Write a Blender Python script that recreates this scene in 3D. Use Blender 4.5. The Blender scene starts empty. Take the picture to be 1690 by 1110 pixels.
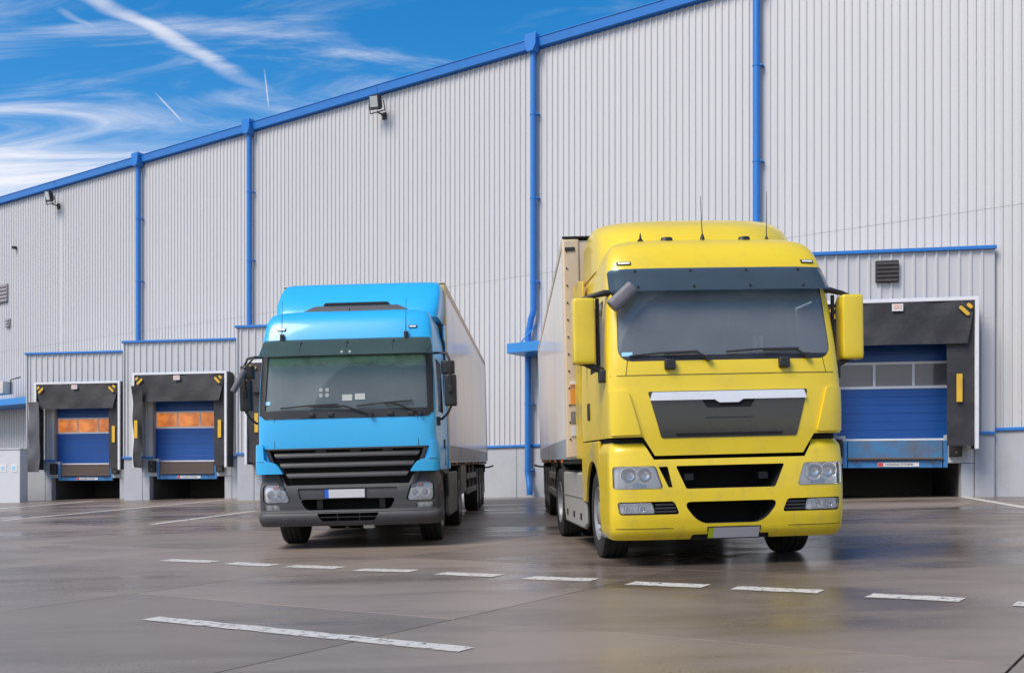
import bpy, bmesh, math, random
import numpy as np
from mathutils import Matrix, Vector
random.seed(7)
R = math.radians
SC = bpy.context.scene
COL = SC.collection

# ------------------------------------------------------------------ camera, sky, sun, exposure
FPX, CX, HOR = 1740.0, 845.0, 823.0          # focal length, centre and horizon of the 1690 x 1110 photograph
cam_d = bpy.data.cameras.new('camera'); cam = bpy.data.objects.new('camera', cam_d); COL.objects.link(cam)
cam_d.sensor_fit = 'HORIZONTAL'; cam_d.sensor_width = 36.0
cam_d.lens = 36.0 * FPX / 1690.0
cam_d.shift_y = (HOR - 555.0) / 1690.0
cam_d.clip_start = 0.1; cam_d.clip_end = 5000
cam.location = (0, 0, 0); cam.rotation_euler = (R(90), 0, 0)
SC.camera = cam
SC.view_settings.view_transform = 'Standard'; SC.view_settings.look = 'None'
SC.view_settings.exposure = 0.76; SC.view_settings.gamma = 1.0

SUN_AZ, SUN_EL = R(-131), R(50)              # azimuth from +Y towards +X: behind the camera, to the left
sd = bpy.data.lights.new('sun', 'SUN'); sd.energy = 2.3; sd.angle = R(30); sd.color = (1.0, 0.90, 0.78)
sun = bpy.data.objects.new('sun', sd); COL.objects.link(sun)
sv = Vector((math.sin(SUN_AZ) * math.cos(SUN_EL), math.cos(SUN_AZ) * math.cos(SUN_EL), math.sin(SUN_EL)))
sun.rotation_euler = sv.to_track_quat('Z', 'Y').to_euler(); sun.location = sv * 60

def build_world():
    w = bpy.data.worlds.new('World'); SC.world = w; w.use_nodes = True
    nt = w.node_tree; N = nt.nodes; L = nt.links; N.clear()
    out = N.new('ShaderNodeOutputWorld'); bg = N.new('ShaderNodeBackground'); bg.inputs[1].default_value = 0.11
    sky = N.new('ShaderNodeTexSky'); sky.sky_type = 'NISHITA'; sky.sun_disc = False
    sky.sun_elevation = SUN_EL; sky.sun_rotation = SUN_AZ
    sky.air_density = 1.0; sky.dust_density = 0.6; sky.ozone_density = 2.5
    hs = N.new('ShaderNodeHueSaturation'); hs.inputs['Saturation'].default_value = 1.45; hs.inputs['Value'].default_value = 0.93; hs.inputs['Hue'].default_value = 0.498
    L.new(sky.outputs[0], hs.inputs['Color'])
    tc = N.new('ShaderNodeTexCoord')
    def m(op, a, b=None, c=None, clamp=False):
        n = N.new('ShaderNodeMath'); n.operation = op; n.use_clamp = clamp
        for i, v in enumerate((a, b, c)):
            if v is None: continue
            if isinstance(v, (int, float)): n.inputs[i].default_value = v
            else: L.new(v, n.inputs[i])
        return n.outputs[0]
    def vm(op, a, b):
        n = N.new('ShaderNodeVectorMath'); n.operation = op
        for i, v in enumerate((a, b)):
            if isinstance(v, (tuple, Vector)): n.inputs[i].default_value = v
            else: L.new(v, n.inputs[i])
        return n
    d = tc.outputs['Generated']
    sp = N.new('ShaderNodeSeparateXYZ'); L.new(d, sp.inputs[0])
    zz = m('MAXIMUM', m('ADD', sp.outputs[2], 0.12), 0.05)
    cb = N.new('ShaderNodeCombineXYZ')
    L.new(m('DIVIDE', sp.outputs[0], zz), cb.inputs[0]); L.new(m('DIVIDE', sp.outputs[1], zz), cb.inputs[1])
    mp = N.new('ShaderNodeMapping'); L.new(cb.outputs[0], mp.inputs[0])
    mp.inputs['Rotation'].default_value = (0, 0, R(-28)); mp.inputs['Scale'].default_value = (0.8, 3.4, 1)
    mp.inputs['Location'].default_value = (3.1, 1.7, 0)
    def noise(vec, sc, det, rough, dist):
        n = N.new('ShaderNodeTexNoise'); n.inputs['Scale'].default_value = sc; n.inputs['Detail'].default_value = det
        n.inputs['Roughness'].default_value = rough; n.inputs['Distortion'].default_value = dist
        L.new(vec, n.inputs['Vector']); return n.outputs[0]
    def sstep(x, a, b):
        n = N.new('ShaderNodeMapRange'); n.interpolation_type = 'SMOOTHSTEP'
        n.inputs[1].default_value = a; n.inputs[2].default_value = b; L.new(x, n.inputs[0]); return n.outputs[0]
    fine = noise(mp.outputs[0], 1.35, 9, 0.60, 1.0)
    mp2 = N.new('ShaderNodeMapping'); L.new(cb.outputs[0], mp2.inputs[0]); mp2.inputs['Location'].default_value = (0.4, 2.2, 0)
    big = noise(mp2.outputs[0], 0.42, 3, 0.5, 0.3)
    low = sstep(sp.outputs[2], 0.46, 0.16)               # thin cloud piles up towards the horizon
    cov = m('ADD', m('ADD', m('MULTIPLY', big, 0.45), m('MULTIPLY', fine, 0.85)), m('MULTIPLY', low, 0.32))
    cl = m('MULTIPLY', sstep(cov, 0.70, 1.08), 0.92)
    def dirpx(px, py):
        return Vector(((px - CX) / FPX, 1.0, (HOR - py) / FPX)).normalized()
    def streak(p0, p1, width, strength, rag):
        a, b = dirpx(*p0), dirpx(*p1); nrm = a.cross(b).normalized(); t = (b - a).normalized()
        dist = vm('DOT_PRODUCT', d, nrm).outputs['Value']
        if rag: dist = m('ADD', dist, m('MULTIPLY', m('SUBTRACT', fine, 0.5), rag))
        al = vm('DOT_PRODUCT', d, t).outputs['Value']; a0, a1 = a.dot(t), b.dot(t); e = (a1 - a0) * 0.3
        band = sstep(m('ABSOLUTE', dist), width, width * 0.1)
        mask = m('MULTIPLY', sstep(al, a0 - e * .2, a0 + e), sstep(al, a1 + e * .4, a1 - e))
        tex = m('MULTIPLY', sstep(fine, 0.22, 0.72), 1.35)
        return m('MULTIPLY', m('MULTIPLY', m('MULTIPLY', band, mask), strength), tex)
    for s in (streak((60, -50), (450, 152), 0.0085, 0.5, 0.022), streak((90, 12), (175, 60), 0.004, 0.22, 0.012),
              streak((255, 152), (304, 204), 0.0011, 0.7, 0), streak((436, 112), (444, 182), 0.001, 0.6, 0)):
        cl = m('MAXIMUM', cl, s)
    mix = N.new('ShaderNodeMix'); mix.data_type = 'RGBA'; L.new(cl, mix.inputs[0]); L.new(hs.outputs[0], mix.inputs[6])
    mix.inputs[7].default_value = (6.0, 5.75, 5.7, 1)
    L.new(mix.outputs[2], bg.inputs[0]); L.new(bg.outputs[0], out.inputs[0])
build_world()

# ------------------------------------------------------------------ frames: wall, ground
NX, NY = 0.568, 0.823                         # horizontal direction into the building; the wall runs along (NY, -NX)
WD, G0, GS = 27.53, 0.06, 0.044               # wall distance from the camera, ground level at the wall, fall of the yard
UV, NV = Vector((NY, -NX, 0)), Vector((NX, NY, 0))
def P(u, v, z=None):
    p = UV * u + NV * (WD - v); p.z = (G0 - GS * v) if z is None else z
    return p
def gz(X, Y): return G0 - GS * (WD - (NX * X + NY * Y))
def u_of(px, v=0.0):
    r = (px - CX) / FPX; Y = (WD - v) / (NX * r + NY); return (NY * r - NX) * Y
def depth_of(px, v=0.0): return (WD - v) / (NX * ((px - CX) / FPX) + NY)
def zwall(px, py): return (HOR - py) / FPX * depth_of(px) - G0
def ground_px(px, py):
    dx, s = (px - CX) / FPX, (HOR - py) / FPX
    Y = (G0 - GS * WD) / (s - GS * (NX * dx + NY)); return Vector((dx * Y, Y, s * Y))
GN = Vector((-GS * NX, -GS * NY, 1)).normalized()
def gframe(loc, yaw):
    """frame standing on the sloping yard: y points away from the camera turned by yaw (to the right positive)"""
    a = Vector((math.sin(yaw), math.cos(yaw), 0)); a = (a - GN * a.dot(GN)).normalized(); r = a.cross(GN)
    return Matrix(((r.x, a.x, GN.x, loc[0]), (r.y, a.y, GN.y, loc[1]), (r.z, a.z, GN.z, loc[2]), (0, 0, 0, 1)))

# ------------------------------------------------------------------ materials
MATS = {}
def nodes(name):
    m = bpy.data.materials.new(name); m.use_nodes = True; nt = m.node_tree
    return m, nt, nt.nodes, nt.links, nt.nodes['Principled BSDF']
def pbr(name, col, rough=0.5, metal=0.0, coat=0.0, dirt=0.0, dcol=(0.12, 0.105, 0.09), dscale=2.5, bump=0.0, bscale=40, spec=0.5, stretch=(1, 1, 1), var=0.0, lo=0.45, hi=0.75):
    m, nt, N, L, b = nodes(name)
    b.inputs['Base Color'].default_value = (*col, 1); b.inputs['Roughness'].default_value = rough
    b.inputs['Metallic'].default_value = metal; b.inputs['Coat Weight'].default_value = coat; b.inputs['Coat Roughness'].default_value = 0.08
    b.inputs['Specular IOR Level'].default_value = spec
    tc = N.new('ShaderNodeTexCoord'); mp = N.new('ShaderNodeMapping'); L.new(tc.outputs['Object'], mp.inputs[0]); mp.inputs['Scale'].default_value = stretch
    src = None
    if var > 0:
        oi = N.new('ShaderNodeObjectInfo'); mr = N.new('ShaderNodeMapRange'); L.new(oi.outputs['Random'], mr.inputs[0])
        mr.inputs[3].default_value = 1 - var; mr.inputs[4].default_value = 1 + var
        vmul = N.new('ShaderNodeMix'); vmul.data_type = 'RGBA'; vmul.blend_type = 'MULTIPLY'; vmul.inputs[0].default_value = 1
        vmul.inputs[6].default_value = (*col, 1); L.new(mr.outputs[0], vmul.inputs[7]); src = vmul.outputs[2]
    if dirt > 0:
        n = N.new('ShaderNodeTexNoise'); n.inputs['Scale'].default_value = dscale; n.inputs['Detail'].default_value = 8; n.inputs['Roughness'].default_value = 0.65
        L.new(mp.outputs[0], n.inputs['Vector'])
        r = N.new('ShaderNodeMapRange'); r.interpolation_type = 'SMOOTHSTEP'; L.new(n.outputs[0], r.inputs[0])
        r.inputs[1].default_value = lo; r.inputs[2].default_value = hi; r.inputs[4].default_value = dirt
        mx = N.new('ShaderNodeMix'); mx.data_type = 'RGBA'; L.new(r.outputs[0], mx.inputs[0])
        if src: L.new(src, mx.inputs[6])
        else: mx.inputs[6].default_value = (*col, 1)
        mx.inputs[7].default_value = (*dcol, 1); src = mx.outputs[2]
        rr = N.new('ShaderNodeMapRange'); L.new(r.outputs[0], rr.inputs[0]); rr.inputs[3].default_value = rough; rr.inputs[4].default_value = min(1, rough + 0.5 * dirt + 0.05)
        L.new(rr.outputs[0], b.inputs['Roughness'])
    if src: L.new(src, b.inputs['Base Color'])
    if bump > 0:
        n2 = N.new('ShaderNodeTexNoise'); n2.inputs['Scale'].default_value = bscale; n2.inputs['Detail'].default_value = 5; L.new(mp.outputs[0], n2.inputs['Vector'])
        bp = N.new('ShaderNodeBump'); bp.inputs['Strength'].default_value = bump; bp.inputs['Distance'].default_value = 0.02
        L.new(n2.outputs[0], bp.inputs['Height']); L.new(bp.outputs[0], b.inputs['Normal'])
    MATS[name] = m; return m
def glass(name, tint, haze, hazecol, rough=0.03, ior=1.5, arcs=()):
    m, nt, N, L, b = nodes(name); N.remove(b); out = N['Material Output']
    tr = N.new('ShaderNodeBsdfTransparent'); tr.inputs[0].default_value = (*tint, 1)
    df = N.new('ShaderNodeBsdfDiffuse'); df.inputs[0].default_value = (*hazecol, 1)
    gl = N.new('ShaderNodeBsdfGlossy'); gl.inputs['Roughness'].default_value = rough
    n = N.new('ShaderNodeTexNoise'); n.inputs['Scale'].default_value = 2.2; n.inputs['Detail'].default_value = 6
    tc = N.new('ShaderNodeTexCoord'); L.new(tc.outputs['Object'], n.inputs['Vector'])
    mr = N.new('ShaderNodeMapRange'); L.new(n.outputs[0], mr.inputs[0]); mr.inputs[1].default_value = 0.3; mr.inputs[2].default_value = 0.7
    mr.inputs[3].default_value = haze * 0.9; mr.inputs[4].default_value = haze * 1.1
    hz = mr.outputs[0]
    def mth(op, a, b_):
        q = N.new('ShaderNodeMath'); q.operation = op
        for i, v in enumerate((a, b_)):
            if isinstance(v, (int, float)): q.inputs[i].default_value = v
            else: L.new(v, q.inputs[i])
        return q.outputs[0]
    if arcs:                                               # dust and painted haze heavier outside the sweep of the wipers
        sp = N.new('ShaderNodeSeparateXYZ'); L.new(tc.outputs['Object'], sp.inputs[0]); clean = None
        for (ax, az, ar) in arcs:
            dx, dz = mth('SUBTRACT', sp.outputs[0], ax), mth('SUBTRACT', sp.outputs[2], az)
            r = mth('SQRT', mth('ADD', mth('MULTIPLY', dx, dx), mth('MULTIPLY', dz, dz)), 0)
            k = N.new('ShaderNodeMapRange'); L.new(r, k.inputs[0]); k.inputs[1].default_value = ar; k.inputs[2].default_value = ar + .02; k.inputs[3].default_value = 1; k.inputs[4].default_value = 0
            clean = k.outputs[0] if clean is None else mth('MAXIMUM', clean, k.outputs[0])
        hz = mth('MULTIPLY', hz, mth('SUBTRACT', 1.12, mth('MULTIPLY', clean, 0.34)))
    m1 = N.new('ShaderNodeMixShader'); L.new(hz, m1.inputs[0]); L.new(tr.outputs[0], m1.inputs[1]); L.new(df.outputs[0], m1.inputs[2])
    fr = N.new('ShaderNodeFresnel'); fr.inputs[0].default_value = ior
    m2 = N.new('ShaderNodeMixShader'); L.new(fr.outputs[0], m2.inputs[0]); L.new(m1.outputs[0], m2.inputs[1]); L.new(gl.outputs[0], m2.inputs[2])
    L.new(m2.outputs[0], out.inputs[0]); MATS[name] = m; return m

pbr('clad', (0.545, 0.545, 0.55), 0.38, 0.0, dirt=0.10, dcol=(0.38, 0.37, 0.37), dscale=0.6, stretch=(6, 6, 0.5), var=0.012)
pbr('blue_trim', (0.022, 0.19, 0.58), 0.38, dirt=0.25, dcol=(0.03, 0.11, 0.3), dscale=3)
pbr('blue_canopy', (0.03, 0.24, 0.62), 0.4, dirt=0.2, dcol=(0.05, 0.15, 0.3))
pbr('plinth', (0.42, 0.44, 0.47), 0.75, dirt=0.35, dcol=(0.30, 0.28, 0.26), dscale=1.6, bump=0.25, bscale=30, var=0.03)
pbr('roofing', (0.3, 0.31, 0.33), 0.8)
pbr('door_blue', (0.004, 0.075, 0.31), 0.42, dirt=0.2, dcol=(0.015, 0.04, 0.16), dscale=1.5, var=0.05)
pbr('white_frame', (0.74, 0.75, 0.77), 0.45, dirt=0.3, dcol=(0.5, 0.49, 0.47), dscale=4)
pbr('curtain', (0.028, 0.027, 0.031), 0.6, dirt=0.55, dcol=(0.075, 0.07, 0.068), dscale=2.2, bump=0.9, bscale=4)
pbr('curtain_grey', (0.10, 0.10, 0.11), 0.6, dirt=0.5, dcol=(0.16, 0.15, 0.145), dscale=2.2, bump=0.5, bscale=5)
pbr('yellow_strip', (0.75, 0.45, 0.03), 0.5, dirt=0.3)
pbr('label_white', (0.75, 0.74, 0.72), 0.5, dirt=0.2, dcol=(0.6, 0.5, 0.45))
pbr('label_red', (0.65, 0.05, 0.04), 0.5)
pbr('label_pink', (0.72, 0.46, 0.40), 0.55, dirt=0.4, dcol=(0.7, 0.62, 0.58), dscale=9)
pbr('ink', (0.03, 0.03, 0.035), 0.6)
pbr('rust_blue', (0.05, 0.20, 0.40), 0.6, dirt=0.75, dcol=(0.15, 0.11, 0.09), dscale=1.7, stretch=(1.3, 1, 0.8), lo=0.38, hi=0.72)
pbr('rust_brown', (0.10, 0.072, 0.058), 0.75, dirt=0.7, dcol=(0.04, 0.08, 0.16), dscale=3, lo=0.55, hi=0.75)
pbr('steel_blue', (0.04, 0.20, 0.46), 0.5, dirt=0.4, dcol=(0.10, 0.07, 0.05), dscale=4)
pbr('rubber', (0.018, 0.018, 0.019), 0.75, dirt=0.5, dcol=(0.06, 0.055, 0.05), dscale=5, bump=0.2)
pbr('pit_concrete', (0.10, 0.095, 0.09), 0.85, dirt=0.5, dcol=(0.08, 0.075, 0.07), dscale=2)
pbr('yellow_paint', (0.79, 0.575, 0.020), 0.34, coat=0.45, dirt=0.4, dcol=(0.50, 0.39, 0.05), dscale=1.8, lo=0.45, hi=0.8)
pbr('yellow_bumper', (0.79, 0.575, 0.020), 0.36, coat=0.35, dirt=0.5, dcol=(0.42, 0.34, 0.09), dscale=5.0, lo=0.47, hi=0.78, stretch=(1, 1, 0.6))
pbr('yellow_dirty', (0.66, 0.46, 0.012), 0.45, coat=0.2, dirt=0.8, dcol=(0.26, 0.23, 0.15), dscale=2.6, lo=0.42, hi=0.68)
pbr('skirt_dirty', (0.40, 0.35, 0.16), 0.55, dirt=0.9, dcol=(0.27, 0.262, 0.26), dscale=1.4, lo=0.28, hi=0.46)
pbr('blue_paint', (0.028, 0.42, 0.80), 0.34, coat=0.4, dirt=0.18, dcol=(0.05, 0.32, 0.6), dscale=2.0)
pbr('bumper_grey', (0.056, 0.056, 0.062), 0.55, dirt=0.4, dcol=(0.12, 0.115, 0.11), dscale=3, bump=0.08, bscale=120)
pbr('plastic_black', (0.017, 0.017, 0.019), 0.45, dirt=0.35, dcol=(0.05, 0.048, 0.046), dscale=4)
pbr('grille_grey', (0.027, 0.027, 0.031), 0.48, dirt=0.4, dcol=(0.07, 0.068, 0.065), dscale=4)
pbr('gloss_black', (0.022, 0.021, 0.018), 0.2, coat=0.5, dirt=0.5, dcol=(0.06, 0.055, 0.04), dscale=1.8)
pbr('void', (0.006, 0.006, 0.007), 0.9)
pbr('cab_inside', (0.035, 0.036, 0.04), 0.85)
pbr('seat_cloth', (0.075, 0.08, 0.085), 0.9, dirt=0.4)
pbr('dash', (0.06, 0.062, 0.066), 0.7)
pbr('chrome', (0.95, 0.95, 0.96), 0.2, metal=0.8)
pbr('bar_silver', (0.80, 0.81, 0.83), 0.3, metal=0.25, dirt=0.2, dcol=(0.5, 0.5, 0.48))
pbr('lamp_back', (0.88, 0.88, 0.89), 0.35, metal=0.15, dirt=0.4, dcol=(0.5, 0.5, 0.5), dscale=12)
pbr('amber', (0.75, 0.16, 0.02), 0.3)
pbr('tail_red', (0.45, 0.02, 0.015), 0.35)
pbr('mirror_grey', (0.16, 0.155, 0.175), 0.5, dirt=0.4, dcol=(0.26, 0.25, 0.25), dscale=5)
pbr('mirror_glass', (0.7, 0.72, 0.75), 0.04, metal=1.0)
pbr('trailer_side', (0.84, 0.75, 0.63), 0.30, coat=0.4, dirt=0.5, dcol=(0.66, 0.57, 0.47), dscale=0.8, stretch=(1, 1.0, 0.35), lo=0.35, hi=0.75)
pbr('trailer_band', (0.34, 0.37, 0.42), 0.5, dirt=0.6, dcol=(0.24, 0.22, 0.2), dscale=1.2)
pbr('trailer_stripe', (0.22, 0.42, 0.60), 0.5, dirt=0.5, dcol=(0.3, 0.33, 0.36), dscale=1.2)
pbr('cream', (0.62, 0.50, 0.35), 0.5, dirt=0.4, dcol=(0.42, 0.35, 0.27), dscale=2.4)
pbr('cream_yellow', (0.66, 0.48, 0.22), 0.5, dirt=0.3, dcol=(0.42, 0.35, 0.27), dscale=2.4)
pbr('chassis', (0.016, 0.016, 0.017), 0.7, dirt=0.6, dcol=(0.055, 0.05, 0.045), dscale=3)
pbr('rim_steel', (0.32, 0.32, 0.33), 0.5, metal=0.5, dirt=0.6, dcol=(0.12, 0.11, 0.1), dscale=6)
pbr('box_grey', (0.20, 0.19, 0.18), 0.6, dirt=0.6, dcol=(0.10, 0.09, 0.085), dscale=3)
pbr('plate_white', (0.60, 0.60, 0.62), 0.4, dirt=0.3, dcol=(0.5, 0.52, 0.55), dscale=14)
pbr('plate_blue', (0.02, 0.12, 0.62), 0.4)
pbr('plate_green', (0.52, 0.68, 0.02), 0.4)
pbr('fringe_green', (0.05, 0.72, 0.30), 0.8)
pbr('fringe_light', (0.35, 0.75, 0.5), 0.8)
pbr('cabinet', (0.62, 0.64, 0.66), 0.6, dirt=0.25, dcol=(0.45, 0.43, 0.4), dscale=2)
pbr('sticker_and_reflection_blue', (0.30, 0.62, 0.80), 0.5)  # stickers, and the painted reflection in the yellow truck's headlamps
pbr('sticker_orange', (0.75, 0.28, 0.03), 0.5)
pbr('ac_beige', (0.60, 0.57, 0.52), 0.6, dirt=0.3)
pbr('flood_body', (0.03, 0.03, 0.032), 0.5)
pbr('flood_glass', (0.35, 0.39, 0.40), 0.12, coat=0.5)
pbr('vent_dark', (0.035, 0.03, 0.032), 0.7, dirt=0.3)
pbr('seam', (0.05, 0.045, 0.01), 0.8)
pbr('seam_blue', (0.01, 0.03, 0.06), 0.8)
pbr('louvre', (0.27, 0.25, 0.26), 0.6)
pbr('bolt', (0.25, 0.22, 0.2), 0.5, metal=0.6)
pbr('paper', (0.42, 0.45, 0.43), 0.6)
pbr('pane_grey', (0.16, 0.155, 0.16), 0.12, dirt=0.4, dcol=(0.24, 0.23, 0.235), dscale=1.2, coat=0.3)
glass('windscreen', (0.76, 0.82, 0.82), 0.32, (0.50, 0.53, 0.54), arcs=((-.20, 2.05, .92), (.86, 2.05, .92)))  # haze is dust plus sky reflection put in as a pale diffuse veil
glass('windscreen_green', (0.72, 0.84, 0.79), 0.26, (0.52, 0.57, 0.55), arcs=((.35, 1.78, .80), (1.02, 1.78, .72)))  # haze here too carries reflected sky brightness as diffuse colour, besides dust
glass('side_glass', (0.45, 0.5, 0.5), 0.12, (0.4, 0.45, 0.48))
glass('visor_blue', (0.42, 0.58, 0.64), 0.24, (0.19, 0.26, 0.31), 0.12)
glass('visor_green', (0.60, 0.80, 0.70), 0.22, (0.20, 0.30, 0.26), 0.12)
glass('tint_band', (0.10, 0.17, 0.16), 0.1, (0.05, 0.08, 0.08))
glass('lens', (0.98, 0.98, 0.99), 0.07, (0.90, 0.90, 0.90))
def lit_pane():
    m, nt, N, L, b = nodes('lit_pane')
    tc = N.new('ShaderNodeTexCoord'); n = N.new('ShaderNodeTexNoise'); n.inputs['Scale'].default_value = 2.3; n.inputs['Detail'].default_value = 4
    L.new(tc.outputs['Object'], n.inputs['Vector'])
    cr = N.new('ShaderNodeValToRGB'); L.new(n.outputs[0], cr.inputs[0])
    cr.color_ramp.elements[0].position = 0.35; cr.color_ramp.elements[0].color = (0.42, 0.10, 0.015, 1)
    cr.color_ramp.elements[1].position = 0.65; cr.color_ramp.elements[1].color = (0.85, 0.27, 0.06, 1)
    L.new(cr.outputs[0], b.inputs['Emission Color']); b.inputs['Emission Strength'].default_value = 0.55
    b.inputs['Base Color'].default_value = (0.1, 0.05, 0.02, 1); b.inputs['Roughness'].default_value = 0.15; MATS['lit_pane'] = m
lit_pane()
def concrete():
    m, nt, N, L, b = nodes('wet_concrete')
    ge = N.new('ShaderNodeNewGeometry'); oi = N.new('ShaderNodeObjectInfo')
    def noise(sc, det, rough, scale=(1, 1, 1), rot=0, dist=0):
        mp = N.new('ShaderNodeMapping'); L.new(ge.outputs['Position'], mp.inputs[0]); mp.inputs['Scale'].default_value = scale; mp.inputs['Rotation'].default_value = (0, 0, rot)
        n = N.new('ShaderNodeTexNoise'); n.inputs['Scale'].default_value = sc; n.inputs['Detail'].default_value = det; n.inputs['Roughness'].default_value = rough; n.inputs['Distortion'].default_value = dist
        L.new(mp.outputs[0], n.inputs['Vector']); return n.outputs[0]
    def mr(x, a, b_, c, d_, sm=True):
        n = N.new('ShaderNodeMapRange'); n.interpolation_type = 'SMOOTHSTEP' if sm else 'LINEAR'
        for i, v in enumerate((a, b_, c, d_)): n.inputs[i + 1].default_value = v
        L.new(x, n.inputs[0]); return n.outputs[0]
    def mixc(f, a, b_, mode='MIX'):
        n = N.new('ShaderNodeMix'); n.data_type = 'RGBA'; n.blend_type = mode
        if isinstance(f, float): n.inputs[0].default_value = f
        else: L.new(f, n.inputs[0])
        for i, v in ((6, a), (7, b_)):
            if isinstance(v, tuple): n.inputs[i].default_value = (*v, 1)
            else: L.new(v, n.inputs[i])
        return n.outputs[2]
    def mth(op, a, b_):
        n = N.new('ShaderNodeMath'); n.operation = op
        for i, v in enumerate((a, b_)):
            if isinstance(v, (int, float)): n.inputs[i].default_value = v
            else: L.new(v, n.inputs[i])
        return n.outputs[0]
    wet = noise(0.22, 5, 0.6, (0.6, 1.5, 1), R(34), 0.5)
    stain = noise(0.7, 7, 0.65, (0.5, 2.2, 1), R(20), 0.4)
    grit = noise(60, 4, 0.7); speck = noise(160, 2, 0.5)
    col = mixc(mr(wet, 0.38, 0.62, 0, 1), (0.235, 0.188, 0.150), (0.125, 0.097, 0.078))
    col = mixc(mr(stain, 0.45, 0.75, 0, 0.5), col, (0.060, 0.047, 0.038))
    col = mixc(mr(grit, 0.3, 0.7, 0, 0.3), col, (0.27, 0.225, 0.19))
    col = mixc(mr(speck, 0.70, 0.78, 0, 0.5), col, (0.42, 0.40, 0.37))
    col = mixc(1.0, col, mr(oi.outputs['Random'], 0, 1, 0.80, 1.18, False), 'MULTIPLY')
    L.new(col, b.inputs['Base Color'])
    pud = mr(mth('ADD', mth('MULTIPLY', wet, 0.62), mth('MULTIPLY', noise(0.9, 4, 0.6, (0.5, 1.6, 1), R(15), 0.3), 0.38)), 0.44, 0.60, 0, 1)
    rg = mth('ADD', mr(pud, 0, 1, 0.40, 0.16, False), mth('MULTIPLY', mth('SUBTRACT', grit, 0.5), 0.12))
    L.new(rg, b.inputs['Roughness']); b.inputs['IOR'].default_value = 1.33
    bp = N.new('ShaderNodeBump'); bp.inputs['Strength'].default_value = 0.16; bp.inputs['Distance'].default_value = 0.006
    L.new(grit, bp.inputs['Height']); L.new(bp.outputs[0], b.inputs['Normal'])
    MATS['wet_concrete'] = m
    m2, nt, N, L, b = nodes('road_paint')
    ge = N.new('ShaderNodeNewGeometry'); out = N['Material Output']
    n = N.new('ShaderNodeTexNoise'); n.inputs['Scale'].default_value = 16; n.inputs['Detail'].default_value = 8; n.inputs['Roughness'].default_value = 0.75; L.new(ge.outputs['Position'], n.inputs['Vector'])
    r = N.new('ShaderNodeMapRange'); L.new(n.outputs[0], r.inputs[0]); r.inputs[1].default_value = 0.53; r.inputs[2].default_value = 0.63
    tr = N.new('ShaderNodeBsdfTransparent'); mx = N.new('ShaderNodeMixShader'); L.new(r.outputs[0], mx.inputs[0]); L.new(b.outputs[0], mx.inputs[1]); L.new(tr.outputs[0], mx.inputs[2])
    b.inputs['Base Color'].default_value = (0.58, 0.55, 0.49, 1); b.inputs['Roughness'].default_value = 0.5; L.new(mx.outputs[0], out.inputs[0]); MATS['road_paint'] = m2
concrete()
pbr('joint_filler', (0.02, 0.018, 0.017), 0.85)

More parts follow.
